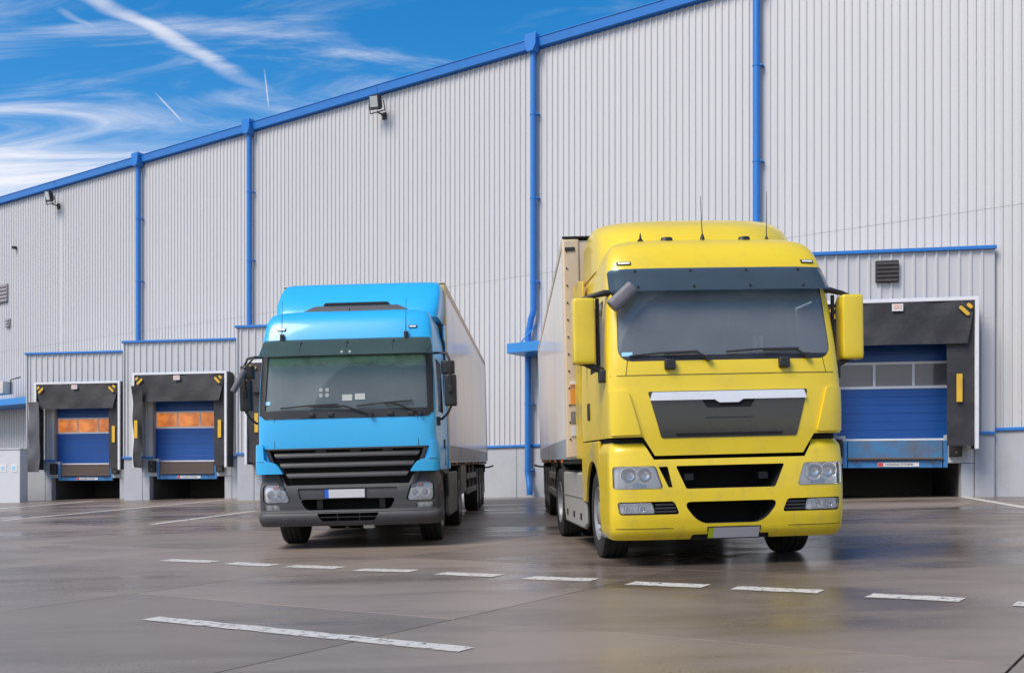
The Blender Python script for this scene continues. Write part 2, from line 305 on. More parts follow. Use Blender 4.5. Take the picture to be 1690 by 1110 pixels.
# ------------------------------------------------------------------ mesh helpers
class MB:
    def __init__(s): s.v = []; s.f = []; s.mi = []
    def add(s, vs, fs, mi=0):
        o = len(s.v); s.v += [tuple(p) for p in vs]; s.f += [tuple(o + i for i in f) for f in fs]; s.mi += [mi] * len(fs); return s
    def box(s, x0, x1, y0, y1, z0, z1, mi=0):
        return s.add([(x0, y0, z0), (x1, y0, z0), (x1, y1, z0), (x0, y1, z0), (x0, y0, z1), (x1, y0, z1), (x1, y1, z1), (x0, y1, z1)],
                     [(0, 3, 2, 1), (4, 5, 6, 7), (0, 1, 5, 4), (1, 2, 6, 5), (2, 3, 7, 6), (3, 0, 4, 7)], mi)
    def prism(s, poly, y0, y1, axis='y', mi=0):
        n = len(poly)
        def pt(a, b, c): return {'y': (a, c, b), 'x': (c, a, b), 'z': (a, b, c)}[axis]
        vs = [pt(a, b, y0) for a, b in poly] + [pt(a, b, y1) for a, b in poly]
        fs = [tuple(range(n)), tuple(range(2 * n - 1, n - 1, -1))] + [(i, i + n, (i + 1) % n + n, (i + 1) % n) for i in range(n)]
        return s.add(vs, fs, mi)
    def rings(s, rings, cap=True, closed=True, mi=0):
        n = len(rings[0]); vs = [p for r in rings for p in r]; fs = []
        for k in range(len(rings) - 1):
            for i in range(n if closed else n - 1):
                j = (i + 1) % n; fs.append((k * n + i, k * n + j, (k + 1) * n + j, (k + 1) * n + i))
        if cap: fs += [tuple(range(n - 1, -1, -1)), tuple(range((len(rings) - 1) * n, len(rings) * n))]
        return s.add(vs, fs, mi)
    def tube(s, pts, r, n=8, mi=0):
        pts = [Vector(p) for p in pts]; rr = r if isinstance(r, (list, tuple)) else [r] * len(pts); rg = []; up = None
        for i, p in enumerate(pts):
            t = (pts[min(i + 1, len(pts) - 1)] - pts[max(i - 1, 0)]).normalized()
            if up is None: up = Vector((0, 0, 1)) if abs(t.z) < 0.9 else Vector((1, 0, 0))
            a = (up - t * up.dot(t)).normalized(); b = t.cross(a); up = a
            rg.append([p + (a * math.cos(k * 2 * math.pi / n) + b * math.sin(k * 2 * math.pi / n)) * rr[i] for k in range(n)])
        return s.rings(rg, mi=mi)
    def lathe(s, prof, c=(0, 0, 0), axis='x', n=36, mi=0, cap=False):
        rg = []
        for a, r in prof:
            ring = []
            for k in range(n):
                t = 2 * math.pi * k / n; p, q = r * math.cos(t), r * math.sin(t)
                ring.append({'x': (c[0] + a, c[1] + p, c[2] + q), 'y': (c[0] + p, c[1] + a, c[2] + q), 'z': (c[0] + p, c[1] + q, c[2] + a)}[axis])
            rg.append(ring)
        return s.rings(rg, cap=cap, mi=mi)
    def patch(s, rows, front, back, nx=16, mi=0):
        """rows: (z, x_left, x_right) from bottom to top; front/back: y as a function of x and z"""
        m = len(rows); g = []
        for fn in (front, back):
            for z, a, b in rows:
                for i in range(nx + 1):
                    x = a + (b - a) * i / nx; g.append((x, fn(x, z), z))
        w = nx + 1; o = m * w; fs = []
        for k in range(m - 1):
            for i in range(nx):
                fs.append((k * w + i, k * w + i + 1, (k + 1) * w + i + 1, (k + 1) * w + i)); fs.append((o + k * w + i, o + (k + 1) * w + i, o + (k + 1) * w + i + 1, o + k * w + i + 1))
            fs.append((k * w, (k + 1) * w, o + (k + 1) * w, o + k * w)); fs.append((k * w + nx, o + k * w + nx, o + (k + 1) * w + nx, (k + 1) * w + nx))
        for i in range(nx):
            fs.append((i, o + i, o + i + 1, i + 1)); t = (m - 1) * w; fs.append((t + i, t + i + 1, o + t + i + 1, o + t + i))
        return s.add(g, fs, mi)
    def build(s, name, mat, parent=None, bevel=0.0, smooth=35, loc=None, seg=2, label=None):
        me = bpy.data.meshes.new(name); me.from_pydata(s.v, [], s.f)
        for mm in (mat if isinstance(mat, (list, tuple)) else [mat]): me.materials.append(MATS[mm])
        me.polygons.foreach_set('material_index', s.mi); bm = bmesh.new(); bm.from_mesh(me)
        bmesh.ops.recalc_face_normals(bm, faces=bm.faces); bm.to_mesh(me); bm.free()
        o = bpy.data.objects.new(name, me); COL.objects.link(o)
        if parent is not None: o.parent = parent
        if loc is not None: o.location = loc
        finish(o, bevel, smooth, seg)
        if label: o['label'] = label
        return o
def finish(o, bevel=0.0, smooth=35, seg=2):
    me = o.data
    if smooth: me.shade_smooth(); me.set_sharp_from_angle(angle=R(smooth))
    if bevel > 0:
        b = o.modifiers.new('bevel', 'BEVEL'); b.width = bevel; b.segments = seg; b.limit_method = 'ANGLE'; b.angle_limit = R(40)
def cut(o, cutters, bevel=0.0, smooth=35):
    for c in cutters:
        md = o.modifiers.new('cut', 'BOOLEAN'); md.object = c; md.operation = 'DIFFERENCE'; md.solver = 'EXACT'
    bpy.context.view_layer.update(); dg = bpy.context.evaluated_depsgraph_get()
    me = bpy.data.meshes.new_from_object(o.evaluated_get(dg)); o.modifiers.clear(); o.data = me
    for c in cutters: bpy.data.objects.remove(c)
    finish(o, bevel, smooth)
def tag(o, label, cat, group=None, kind=None):
    if label: o['label'] = label
    if cat: o['category'] = cat
    if group: o['group'] = group
    if kind: o['kind'] = kind
    return o
def root(name, mat4, label, cat, group=None):
    o = bpy.data.objects.new(name, None); COL.objects.link(o); o.matrix_world = mat4; o.empty_display_size = 0.3
    return tag(o, label, cat, group)
def wallframe(u, v, z, extra=0.0):
    p = P(u, v, z); return Matrix.Translation(p) @ Matrix.Rotation(math.atan2(-NX, NY) + extra, 4, 'Z')
def text_mesh(txt, size, mat, parent, mat4):
    cu = bpy.data.curves.new('t', 'FONT'); cu.body = txt; cu.size = size; cu.align_x = 'CENTER'; cu.align_y = 'CENTER'; cu.extrude = 0.002
    t = bpy.data.objects.new('t', cu); COL.objects.link(t); bpy.context.view_layer.update()
    me = bpy.data.meshes.new_from_object(t.evaluated_get(bpy.context.evaluated_depsgraph_get())); bpy.data.objects.remove(t)
    me.materials.clear(); me.materials.append(MATS[mat]); o = bpy.data.objects.new('lettering', me); COL.objects.link(o); o.parent = parent; o.matrix_local = mat4; return o

# ------------------------------------------------------------------ yard
mb = MB(); us = (-420, 420); vs = [-300, 0, 46, 420]
for k in range(len(vs)):
    for u in us:
        p = P(u, vs[k]); p.z = G0 - GS * min(max(vs[k], 0), 46) - 0.03; mb.v.append(tuple(p))
for k in range(len(vs) - 1): mb.f.append((2 * k, 2 * k + 1, 2 * k + 3, 2 * k + 2)); mb.mi.append(0)
yard = mb.build('yard', 'joint_filler', smooth=0)
tag(yard, 'wet concrete yard sloping up to the warehouse', 'yard', kind='structure')
SU, SV = 3.76, 3.7
slab_me = None
YD = Vector((NV.x, NV.y, GS)).normalized()
def ground_mat(u, v): return Matrix.Translation(P(u, v)) @ Matrix(((UV.x, YD.x, GN.x, 0), (UV.y, YD.y, GN.y, 0), (UV.z, YD.z, GN.z, 0), (0, 0, 0, 1)))
for i in range(-13, 6):
    for j in range(-1, 8):
        if slab_me is None:
            m0 = MB(); m0.box(-SU / 2 + .008, SU / 2 - .008, -SV / 2 + .007, SV / 2 - .007, -0.06, 0.0); s = m0.build('slab', 'wet_concrete', yard, smooth=0); slab_me = s.data
            bm = bmesh.new(); bm.from_mesh(slab_me); bmesh.ops.bevel(bm, geom=[e for e in bm.edges if all(v.co.z > -.01 for v in e.verts)], offset=0.003, segments=1, affect='EDGES'); bm.to_mesh(slab_me); bm.free()
        else:
            s = bpy.data.objects.new('slab', slab_me); COL.objects.link(s); s.parent = yard
        v = 17.7 - 4 * SV + SV * (j + 0.5)
        s.matrix_world = ground_mat(-4.75 + SU * (i + 0.5), v)
far = MB()
for (u0, u1, v0, v1) in ((-420, -53.7, -40, 46), (17.85, 420, -40, 46), (-53.7, 17.85, 28.75, 46), (-420, 420, 46, 420)):
    o = len(far.v)
    for (u, v) in ((u0, v0), (u1, v0), (u1, v1), (u0, v1)):
        p = P(u, v); p.z = G0 - GS * min(max(v, 0), 46) - 0.004; far.v.append(tuple(p))
    far.f.append((o, o + 1, o + 2, o + 3)); far.mi.append(0)
far.build('outer_concrete', 'wet_concrete', yard, smooth=0)
def stripe(name, a, b, w, seed=0):
    """painted stripe between two ground points, lying 4 mm above the slabs"""
    a, b = Vector(a), Vector(b); t = (b - a); t.normalize(); n = GN.cross(t).normalized() * (w / 2); m = MB(); rnd = random.Random(seed)
    k = max(2, int((b - a).length / 0.12)); L_ = []; R_ = []
    for i in range(k + 1):
        p = a + (b - a) * i / k + GN * 0.005; L_.append(p + n * (1 + rnd.uniform(-.12, .12))); R_.append(p - n * (1 + rnd.uniform(-.12, .12)))
    m.rings([L_, R_], cap=False, closed=False); return m.build(name, 'road_paint', yard, smooth=0)
dash_px = [((273, 924), (353, 927)), ((380, 929), (450, 933)), ((478, 934), (560, 937)), ((590, 940), (684, 942)), ((726, 946), (822, 950)),
           ((870, 953), (980, 957)), ((1040, 962), (1165, 967)), ((1212, 970), (1355, 976)), ((1435, 982), (1588, 990)), ((1675, 996), (1850, 1005))]
for k, (a, b) in enumerate(dash_px): stripe('painted_dash', ground_px(*a), ground_px(*b), 0.25, k)
stripe('painted_line', ground_px(248, 1020), ground_px(770, 1072), 0.17, 30)
for k, (a, b, w) in enumerate((((250, 865), (420, 843), .22), ((0, 859), (375, 824), .25), ((-30, 842), (156, 826), .25), ((1592, 820), (1720, 842), .22))):
    stripe('painted_line', ground_px(*a), ground_px(*b), w, 40 + k)

# ------------------------------------------------------------------ warehouse
EAVE, RAIL, SEAM = 14.1, 1.62, 6.95
W = root('warehouse', wallframe(0, 0, G0), 'long tall grey corrugated metal warehouse with blue gutter and downpipes', 'building')
pipes = [u_of(235), u_of(418), u_of(886), u_of(1253)]
joints = [-65.0, -57.5, -50.6, u_of(98), pipes[0], pipes[1], -24.5, pipes[2], pipes[3], -4.2, 2.4, 10.0]
def corrugated(u0, u1, z0, z1, pitch, y=0.0, depth=0.033, rib=0.045, slope=0.018):
    m = MB(); xs = [(u0, 0.0)]; x = math.ceil(u0 / pitch) * pitch + pitch / 2
    while x + rib < u1 - 0.01:
        if x - rib > u0 + 0.01:
            h = rib / 2; xs += [(x - h - slope, 0), (x - h, depth), (x + h, depth), (x + h + slope, 0)]
        x += pitch
    xs.append((u1, 0.0))
    b = [(a, y - d, z0) for a, d in xs]; t = [(a, y - d, z1) for a, d in xs]
    m.rings([b, t], cap=False, closed=False); return m
for a, b in zip(joints[:-1], joints[1:]):
    corrugated(a + .006, b - .006, RAIL, SEAM - .003, 0.20).build('wall_sheet', 'clad', W, smooth=20)
    corrugated(a + .006, b - .006, SEAM + .003, EAVE - .1, 0.20, y=-0.004).build('wall_sheet', 'clad', W, smooth=20)
mb = MB(); mb.box(-65, 10, 0.02, 0.25, RAIL - .1, EAVE - .15); mb.build('wall_core', 'roofing', W, smooth=0)
mb = MB(); mb.box(-65, 10, 0.02, 30, EAVE - .1, EAVE); mb.box(-65, -64.8, .25, 30, 0, EAVE - .1); mb.box(9.8, 10, .25, 30, 0, EAVE - .1); mb.box(-65, 10, 29.8, 30, 0, EAVE - .1); mb.build('roof', 'roofing', W, smooth=0)
DOCK_SPANS = ((-43.5, -25.5), (-10.2, -5.0))        # here the dock houses stand in front of the wall
x = -65.0
while x < 10:                                       # concrete plinth panels
    x1 = min(x + 3.3, 10)
    if not any(a < x + 1.6 < b for a, b in DOCK_SPANS): mb = MB(); mb.box(x + .008, x1 - .008, -.03, .25, -.3, RAIL - .04); mb.build('plinth_panel', 'plinth', W, bevel=.008)
    x = x1
for a, b in zip(joints[:-1], joints[1:]):
    mb = MB(); mb.box(a + .003, b - .003, -.085, .02, RAIL - .045, RAIL + .03); mb.build('base_rail', 'blue_trim', W, bevel=.006)
    mb = MB(); mb.prism([(0.02, EAVE - .16), (-.20, EAVE - .16), (-.24, EAVE + .10), (-.26, EAVE + .10), (-.26, EAVE + .13), (.02, EAVE + .13)], a + .002, b - .002, 'x')
    g = mb.build('gutter', 'blue_trim', W, bevel=.008)
    mb = MB(); mb.box(a, b, -.05, .02, EAVE - .19, EAVE - .162); mb.build('eave_strip', 'blue_trim', W)
def downpipe(u, pts, brackets):
    m = MB(); m.tube(pts, 0.098, 16); p = m.build('downpipe', 'blue_trim', W, smooth=50)
    m = MB(); m.prism([(u - .21, EAVE + .22), (u - .21, EAVE - .12), (u - .12, EAVE - .32), (u + .12, EAVE - .32), (u + .21, EAVE - .12), (u + .21, EAVE + .22)], -.40, -.07); m.build('hopper', 'blue_trim', p, bevel=.012)
    for z, uu in brackets:
        m = MB(); m.lathe([(-.025, .10), (-.025, .108), (.025, .108), (.025, .10)], (uu, -.2, z), 'z', 16); m.box(uu + .09, uu + .16, -.21, -.02, z - .02, z + .02); m.build('bracket', 'blue_trim', p)
    return p
for k, u in enumerate(pipes):
    bot = {0: 5.2, 1: 5.2, 2: 0, 3: 0.1}[k]
    if k != 2: downpipe(u, [(u, -.2, EAVE - .25), (u, -.2, bot)], [(z, u) for z in np.arange(bot + 1.2, EAVE - 1, 2.6)])
    else:
        zk = zwall(886, 520); u2 = u_of(877); u3 = u_of(884)
        downpipe(u, [(u, -.2, EAVE - .25), (u, -.2, zk + .12), (u - .03, -.2, zk), (u - .09, -.2, zk - .15), (u2 + .06, -.2, zk - .42), (u2, -.2, zk - .60), (u2, -.2, zk - .75),
                     (u2, -.2, .86), (u2, -.2, .72), (u2 + .04, -.22, .58), (u3 - .03, -.30, .36), (u3, -.34, .22), (u3, -.34, .06)], [(z, u) for z in np.arange(zk + 1, EAVE - 1, 2.6)] + [(2.9, u2), (.85, u2)])
def canopy(u0, u1, z, depth):
    m = MB(); m.box(u0, u1, -depth, -.06, z, z + .30); c = m.build('entrance_canopy', 'blue_canopy', W, bevel=.01)
    for uu in (u0 + .25, u1 - .25):
        m = MB(); m.tube([(uu, -depth + .3, z + .28), (uu, -.03, z + 1.0)], .025, 8); m.build('stay', 'blue_canopy', c)
    return c
zc = zwall(880, 590); canopy(u_of(838, 1.2), u_of(838, 1.2) + 3.0, zc, 1.25)
canopy(u_of(0) - 3.5, u_of(45, 1.5), zwall(20, 676), 1.5)
def louvre(u0, u1, z0, z1, n, mat='louvre'):
    m = MB(); m.box(u0, u1, -.10, -.035, z0, z1); l = m.build('wall_louvre', mat, W, bevel=.01)
    for k in range(n):
        z = z0 + (z1 - z0) * (k + .5) / n; m = MB(); m.prism([(-.10, z - .05), (-.14, z - .05), (-.10, z + .04)], u0 + .04, u1 - .04, 'x'); m.build('slat', mat, l)
louvre(u_of(-40), u_of(15), zwall(5, 500), zwall(5, 470), 5)
louvre(u_of(12), u_of(19), zwall(15, 540), zwall(15, 526), 3)
mb = MB(); mb.tube([(u_of(28), -.03, zwall(28, 409)), (u_of(28), -.22, zwall(28, 409) - .02)], .07, 10); mb.build('vent_pipe', 'vent_dark', W)
def floodlight(px, py, label):
    u, z = u_of(px, .5), (HOR - py) / FPX * depth_of(px, .5)
    f = root('floodlight', wallframe(u, 0.50, z), label, 'floodlight', 'floodlights under the eaves')
    rot = Matrix.Rotation(R(16), 4, 'X') @ Matrix.Rotation(R(-14), 4, 'Z') @ Matrix.Rotation(R(8), 4, 'Y')
    m = MB(); m.rings([[(-.24, .14, -.2), (.24, .14, -.2), (.24, .14, .2), (-.24, .14, .2)], [(-.30, 0, -.28), (.30, 0, -.28), (.30, 0, .28), (-.30, 0, .28)], [(-.30, -.08, -.28), (.30, -.08, -.28), (.30, -.08, .28), (-.30, -.08, .28)]])
    h = m.build('housing', 'flood_body', f, bevel=.012); h.matrix_local = rot @ Matrix.Scale(.86, 4)
    m = MB(); m.box(-.25, .25, -.095, -.082, -.17, .235); g = m.build('lens', 'flood_glass', h)
    m = MB(); m.tube([(-.33, .03, 0), (-.33, .1, -.3), (.33, .1, -.3), (.33, .03, 0)], .022, 6); m.tube([(0, .1, -.3), (0, .46, -.34)], .03, 8); m.box(-.08, .08, .42, .47, -.46, -.22); m.build('bracket', 'flood_body', f)
floodlight(620, 169, 'dark floodlight under the eave between two downpipes, above the blue truck')
floodlight(81, 324, 'dark floodlight under the eave left of the first downpipe')

# ------------------------------------------------------------------ loading docks
def loading_dock(corner, width, cx, label, lit, torn, vent=False):
    """wedge-shaped dock house; local x along its front, y into the building"""
    yaw = R(-10)
    D = root('loading_dock', Matrix.Translation((corner[0], corner[1], 0.0)) @ Matrix.Rotation(yaw, 4, 'Z'), label, 'loading dock', 'dock houses along the warehouse wall')
    inv = D.matrix_world.inverted(); H = 6.0; pw = .26
    def wall_y(x):                                        # local y where the main wall stands behind local x
        lo, hi = -1.0, 12.0
        for _ in range(40):
            mid = (lo + hi) / 2; w = D.matrix_world @ Vector((x, mid, 0))
            if NX * w.x + NY * w.y > WD: hi = mid
            else: lo = mid
        return lo
    xr = width
    oa, ob = cx - 1.40, cx + 1.40; zt = 4.35; zr = 1.62
    zg = gz(*corner) - .25
    corrugated(0, oa, zr, zt, pw).build('wall_sheet', 'clad', D, smooth=20)
    corrugated(ob, xr, zr, zt, pw).build('wall_sheet', 'clad', D, smooth=20)
    corrugated(0, xr, zt + .004, H, pw).build('wall_sheet', 'clad', D, smooth=20)
    side = corrugated(0, wall_y(0) - .05, zr, H, pw); side.v = [(-(y) * 0 + y * 1.0, x, z) for x, y, z in side.v]; side.build('side_sheet', 'clad', D, smooth=20)
    mb = MB(); mb.prism([(0.01, .01), (xr, .01), (xr, max(.02, wall_y(xr))), (0.01, wall_y(0.01))], H - .06, H - .005, 'z'); mb.build('dock_roof', 'roofing', D, smooth=0)
    mb = MB(); mb.box(-.07, xr + .03, -.09, .05, H - .01, H + .075); mb.build('roof_trim', 'blue_trim', D, bevel=.008)
    mb = MB(); mb.box(-.07, .05, .051, wall_y(0) - .03, H - .01, H + .075); mb.build('roof_trim', 'blue_trim', D, bevel=.008)
    for a, b in ((0, oa), (ob, xr)):
        mb = MB(); mb.box(a - (.05 if a == 0 else 0), b, -.075, .01, zr - .07, zr + .0); mb.build('base_rail', 'blue_trim', D, bevel=.006)
    mb = MB(); mb.box(-.02, .02, -.05, .02, zr, H - .02); mb.build('corner_flashing', 'clad', D)
    # plinth panels round the pit
    pa, pb = cx - 1.53, cx + 1.53; pt = .80
    for a, b, z0, z1 in ((0, pa - .30, zg, zr - .075), (pa - .29, pa, zg, pt + .06), (pb, pb + .29, zg, pt + .06), (pb + .30, xr, zg, zr - .075), (pa - .29, cx - 1.15, pt + .07, zr - .075), (cx + 1.15, pb + .29, pt + .07, zr - .075)):
        if b - a > .05: mb = MB(); mb.box(a + .004, b - .004, -.02, .28, z0, z1); mb.build('plinth_panel', 'plinth', D, bevel=.008)
    mb = MB(); mb.box(0.01, .25, .285, wall_y(.2) - .05, zg, zr - .075); mb.build('plinth_panel', 'plinth', D)
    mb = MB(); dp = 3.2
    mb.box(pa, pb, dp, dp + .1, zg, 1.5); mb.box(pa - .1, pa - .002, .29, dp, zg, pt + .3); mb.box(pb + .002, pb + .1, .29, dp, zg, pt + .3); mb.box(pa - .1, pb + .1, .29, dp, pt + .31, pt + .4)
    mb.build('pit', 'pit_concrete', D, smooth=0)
    # leveller
    mb = MB(); mb.box(cx - 1.10, cx + 1.10, -.02, .03, .97, 1.41); mb.box(cx - 1.10, cx + 1.10, .03, dp, 1.36, 1.41); lv = mb.build('leveller_lip', 'rust_brown' if lit else 'rust_blue', D, bevel=.008)
    mb = MB(); mb.tube([(cx - 1.12, -.05, .975), (cx + 1.12, -.05, .975)], .03, 8); mb.build('hinge', 'rust_brown', lv)
    mb = MB(); mb.box(cx - 1.10, cx + 1.10, -.01, .05, .76, .94); tb = mb.build('toe_beam', 'steel_blue', D, bevel=.008)
    for sx in (-1, 1):
        mb = MB(); mb.box(cx + sx * 1.17 - .05, cx + sx * 1.17 + .05, -.03, .06, .76, 1.42); mb.build('side_post', 'steel_blue', D, bevel=.008)
        mb = MB(); mb.tube([(cx + sx * .9 + .07 * math.cos(t), -.07, .93 + .07 * math.sin(t)) for t in np.linspace(math.pi, 2 * math.pi, 8)], .012, 6); mb.build('hook', 'rust_brown', tb)
        mb = MB(); mb.box(cx + sx * 1.38 - .14, cx + sx * 1.38 + .14, -.17, -.025, 1.02, 1.46); bp = mb.build('dock_bumper', 'rubber', D, bevel=.015)
        for zz in (1.12, 1.36):
            mb = MB(); mb.lathe([(-.182, .0005), (-.182, .022), (-.168, .022)], (cx + sx * 1.38, 0, zz), 'y', 10, cap=True); mb.build('bolt', 'bolt', bp)
    mb = MB(); mb.box(cx - .40, cx + .56, -.022, -.011, .79, .89); lb = mb.build('maker_label', 'label_white', tb)
    mb = MB(); mb.box(cx - .395, cx - .27, -.026, -.0225, .80, .88); mb.build('label_block', 'label_red', tb)
    text_mesh('LOADING SYSTEMS', .075, 'ink', tb, Matrix.Translation((cx + .10, -.025, .838)) @ Matrix.Rotation(R(90), 4, 'X'))
    # sectional door
    zz = [1.48, 2.10, 2.70, 3.36, 3.95, 4.33]; ya = .14
    for k in range(5):
        a, b = zz[k], zz[k + 1]
        if k != 2:
            mb = MB(); nn = 3; h = (b - a - .006) / nn
            mb.prism([(ya, a), (ya + .05, a), (ya + .05, b - .006), (ya, b - .006)] + [q for j in range(nn - 1, 0, -1) for q in ((ya, a + h * j + .010), (ya + .008, a + h * j), (ya, a + h * j - .010))], cx - 1.375, cx + 1.375, 'x'); mb.build('door_panel', 'door_blue', D, bevel=.003)
        else:
            w3 = 2.75 / 3; mb = MB()
            mb.box(cx - 1.375, cx + 1.375, ya - .012, ya + .045, a, a + .065); mb.box(cx - 1.375, cx + 1.375, ya - .012, ya + .045, b - .065, b - .004)
            for j in range(4): x0 = cx - 1.375 + w3 * j - (.03 if 0 < j < 3 else 0) - (.06 if j == 3 else 0); mb.box(x0, x0 + .06, ya - .011, ya + .044, a + .064, b - .064)
            wf = mb.build('window_section', 'white_frame', D)
            for j in range(3):
                mb = MB(); mb.box(cx - 1.375 + w3 * j + .03, cx - 1.375 + w3 * (j + 1) - .03, ya + .012, ya + .03, a + .05, b - .05); mb.build('pane', 'lit_pane' if lit else 'pane_grey', wf)
    mb = MB(); mb.box(cx - 1.375, cx + 1.375, ya - .02, ya + .05, 1.43, 1.478); mb.build('door_bottom_seal', 'white_frame', D)
    for sx in (-1, 1): mb = MB(); mb.box(cx + sx * 1.385 - .035, cx + sx * 1.385 + .035, .0, .135, 1.42, zt); mb.build('door_jamb', 'louvre', D)
    # dock shelter standing 0.6 m proud of the wall
    sd_ = -.62; hw = 1.775 if vent else 1.90; a, b = cx - hw, cx + hw; zt2, zb = 4.76, 1.18
    mb = MB(); mb.prism([(a, zb), (a + .085, zb), (a + .085, zt2 - .085), (b - .085, zt2 - .085), (b - .085, zb), (b, zb), (b, zt2), (a, zt2)], sd_ - .03, sd_ + .04); mb.build('shelter_frame', 'white_frame', D, bevel=.006)
    mb = MB(); mb.box(a + .01, b - .01, sd_ + .045, -.04, zt2 - .03, zt2 - .005); mb.build('shelter_top', 'curtain', D)
    for sx, xx in ((-1, a), (1, b)):
        mb = MB(); mb.box(min(xx, xx - sx * .03) , max(xx, xx - sx * .03), sd_ + .045, -.04, zb + .02, zt2 - .035); mb.build('shelter_side', 'curtain', D)
    mb = MB(); mb.box(a + .1, b - .1, -.1, -.04, zt2 + .012, zt2 + .05); mb.build('head_flashing', 'blue_trim', D)
    rnd = random.Random(int(corner[0] * 10))
    def curtain(name, xa, xb, z0, z1, y, mat, taper=0.0, wob=.03, flare=0.0):
        m = MB(); rows = []; nz = 14; ph = rnd.uniform(0, 6)
        for k in range(nz + 1):
            t = k / nz; rows.append((z0 + (z1 - z0) * t, xa + taper * (1 - t), xb - taper * (1 - t)))
        f = lambda x, z: y + wob * (math.sin(x * 3.1 + ph + z * 1.3) * .5 + math.sin(z * 4.3 + ph * 2 + x * 1.7) * .35 + math.sin(x * 7 - z * 5 + ph) * .2) - flare * (z1 - z) / (z1 - z0)
        m.patch(rows, f, lambda x, z: f(x, z) + .012, nx=18); return m.build(name, mat, D, smooth=60)
    hc = curtain('head_curtain', a + .09, b - .09, 3.66, zt2 - .088, sd_ - .012, 'curtain', taper=.17, wob=.05, flare=.06)
    if torn == 2: curtain('side_curtain', a - .20, a + .30, 1.10, 3.95, sd_ - .15, 'curtain_grey', wob=.09)
    elif torn == 1: curtain('side_curtain', a + .05, a + .52, 1.22, 4.25, sd_ - .16, 'curtain', taper=.09, wob=.09)
    else: curtain('side_curtain', a + .09, a + (.26 if vent else .72), 1.26, 4.6, sd_ + .035, 'curtain')
    curtain('side_curtain', b - (.70 if not torn else .52), b - .09, 1.26, 4.6, sd_ + .035, 'curtain')
    def mark(name, x, z, w, h, ang, mat, y=sd_ - .095, cap=True):
        m = MB(); pts = []
        if cap:
            r = min(w, h) / 2
            for s_, t0 in ((1, -90), (-1, 90)):
                for t in np.linspace(t0, t0 + 180, 7): pts.append((s_ * (w / 2 - r) + r * math.cos(R(t)), r * math.sin(R(t))))
        else: pts = [(-w / 2, -h / 2), (w / 2, -h / 2), (w / 2, h / 2), (-w / 2, h / 2)]
        c, s_ = math.cos(R(ang)), math.sin(R(ang)); m.prism([(x + p * c - q * s_, z + p * s_ + q * c) for p, q in pts], y - .006, y + .012); return m.build(name, mat, D)
    for sx in (-1, 1):
        ex = a if sx < 0 else b
        mark('corner_mark', ex - sx * .34, 4.42, .30, .085, -sx * 45, 'yellow_strip'); mark('corner_mark', ex - sx * .22, 4.53, .15, .085, -sx * 45, 'yellow_strip')
        if not (sx < 0 and (torn == 2 or vent)): mark('guide_strip', ex - sx * (.43 if not torn else .28), 2.62, .13, .66, 0, 'yellow_strip', sd_ - .02 if not (sx < 0 and torn) else sd_ - .26, cap=False)
    mark('bay_number', cx - .06, 4.54, .25, .17, 0, 'label_white', cap=False); mark('bay_number', cx - .06, 4.56, .19, .10, 0, 'label_pink', sd_ - .103, cap=False)
    mark('inspection_tag', cx - 1.58, .86, .09, .09, 0, 'sticker_and_reflection_blue', -.03, cap=False)
    if vent:
        u = cx - .19; mb = MB(); mb.box(u - .27, u + .27, -.10, -.036, 5.27, 5.80); vt = mb.build('wall_vent', 'vent_dark', D, bevel=.01)
        for k in range(5): mb = MB(); z = 5.32 + k * .1; mb.prism([(-.10, z - .03), (-.125, z - .03), (-.10, z + .04)], u - .25, u + .25, 'x'); mb.build('slat', 'vent_dark', vt)
    return D
loading_dock(((45 - CX) / FPX * 43.9, 43.9), 5.35, 2.66, 'dock house with orange lit door and torn grey side curtain, beside the white cabinet', True, 2)
loading_dock(((205 - CX) / FPX * 40.6, 40.6), 5.35, 2.60, 'dock house with orange lit door and black side curtains, between two other dock houses', True, 1)
loading_dock(((392 - CX) / FPX * 37.0, 37.0), 5.35, 2.45, 'grey dock house mostly hidden behind the blue truck', True, 0)
loading_dock((6.05, 26.28), 5.62, 3.33, 'grey dock house with grey door windows and a dark wall vent, beside the yellow truck', False, 0, vent=True)

# cabinet and air conditioner at the far left
gc = Vector(((33 - CX) / FPX * 41.5, 41.5, 0)); gc.z = gz(gc.x, gc.y)
C = root('cabinet', Matrix.Translation(gc) @ Matrix.Rotation(R(-10), 4, 'Z'), 'white concrete cabinet standing beside the dock house with torn curtain', 'cabinet')
mb = MB(); mb.box(-3.2, 0, 0, .5, -.05, 2.08); cb_ = mb.build('body', 'cabinet', C, bevel=.02)
mb = MB(); mb.box(-3.25, .03, -.03, .53, 2.083, 2.13); mb.build('lid', 'cabinet', C, bevel=.01)
for xx in (-.72, -.25): mb = MB(); mb.box(xx - .13, xx + .13, -.012, -.003, 1.2, 1.5); s_ = mb.build('sticker', 'label_white', C); mb = MB(); mb.box(xx - .09, xx + .04, -.018, -.0125, 1.28, 1.42); mb.build('pictogram', 'sticker_and_reflection_blue', s_)
ua = u_of(6, .8); A = root('air_conditioner', wallframe(ua, .85, zwall(6, 658) + G0 + .02), 'beige air conditioner unit standing on the blue canopy', 'air conditioner')
mb = MB(); mb.box(-.5, .45, -.25, .25, .05, .62); mb.build('casing', 'ac_beige', A, bevel=.02)
mb = MB(); mb.lathe([(-.262, .0005), (-.262, .2), (-.25, .2)], (-.1, 0, .34), 'y', 20, cap=True); mb.build('fan_grille', 'louvre', A)
mb = MB(); mb.tube([(.5, .1, .05), (.52, .1, .7), (.62, .5, .85)], .03, 8); mb.build('pipe', 'vent_dark', A)

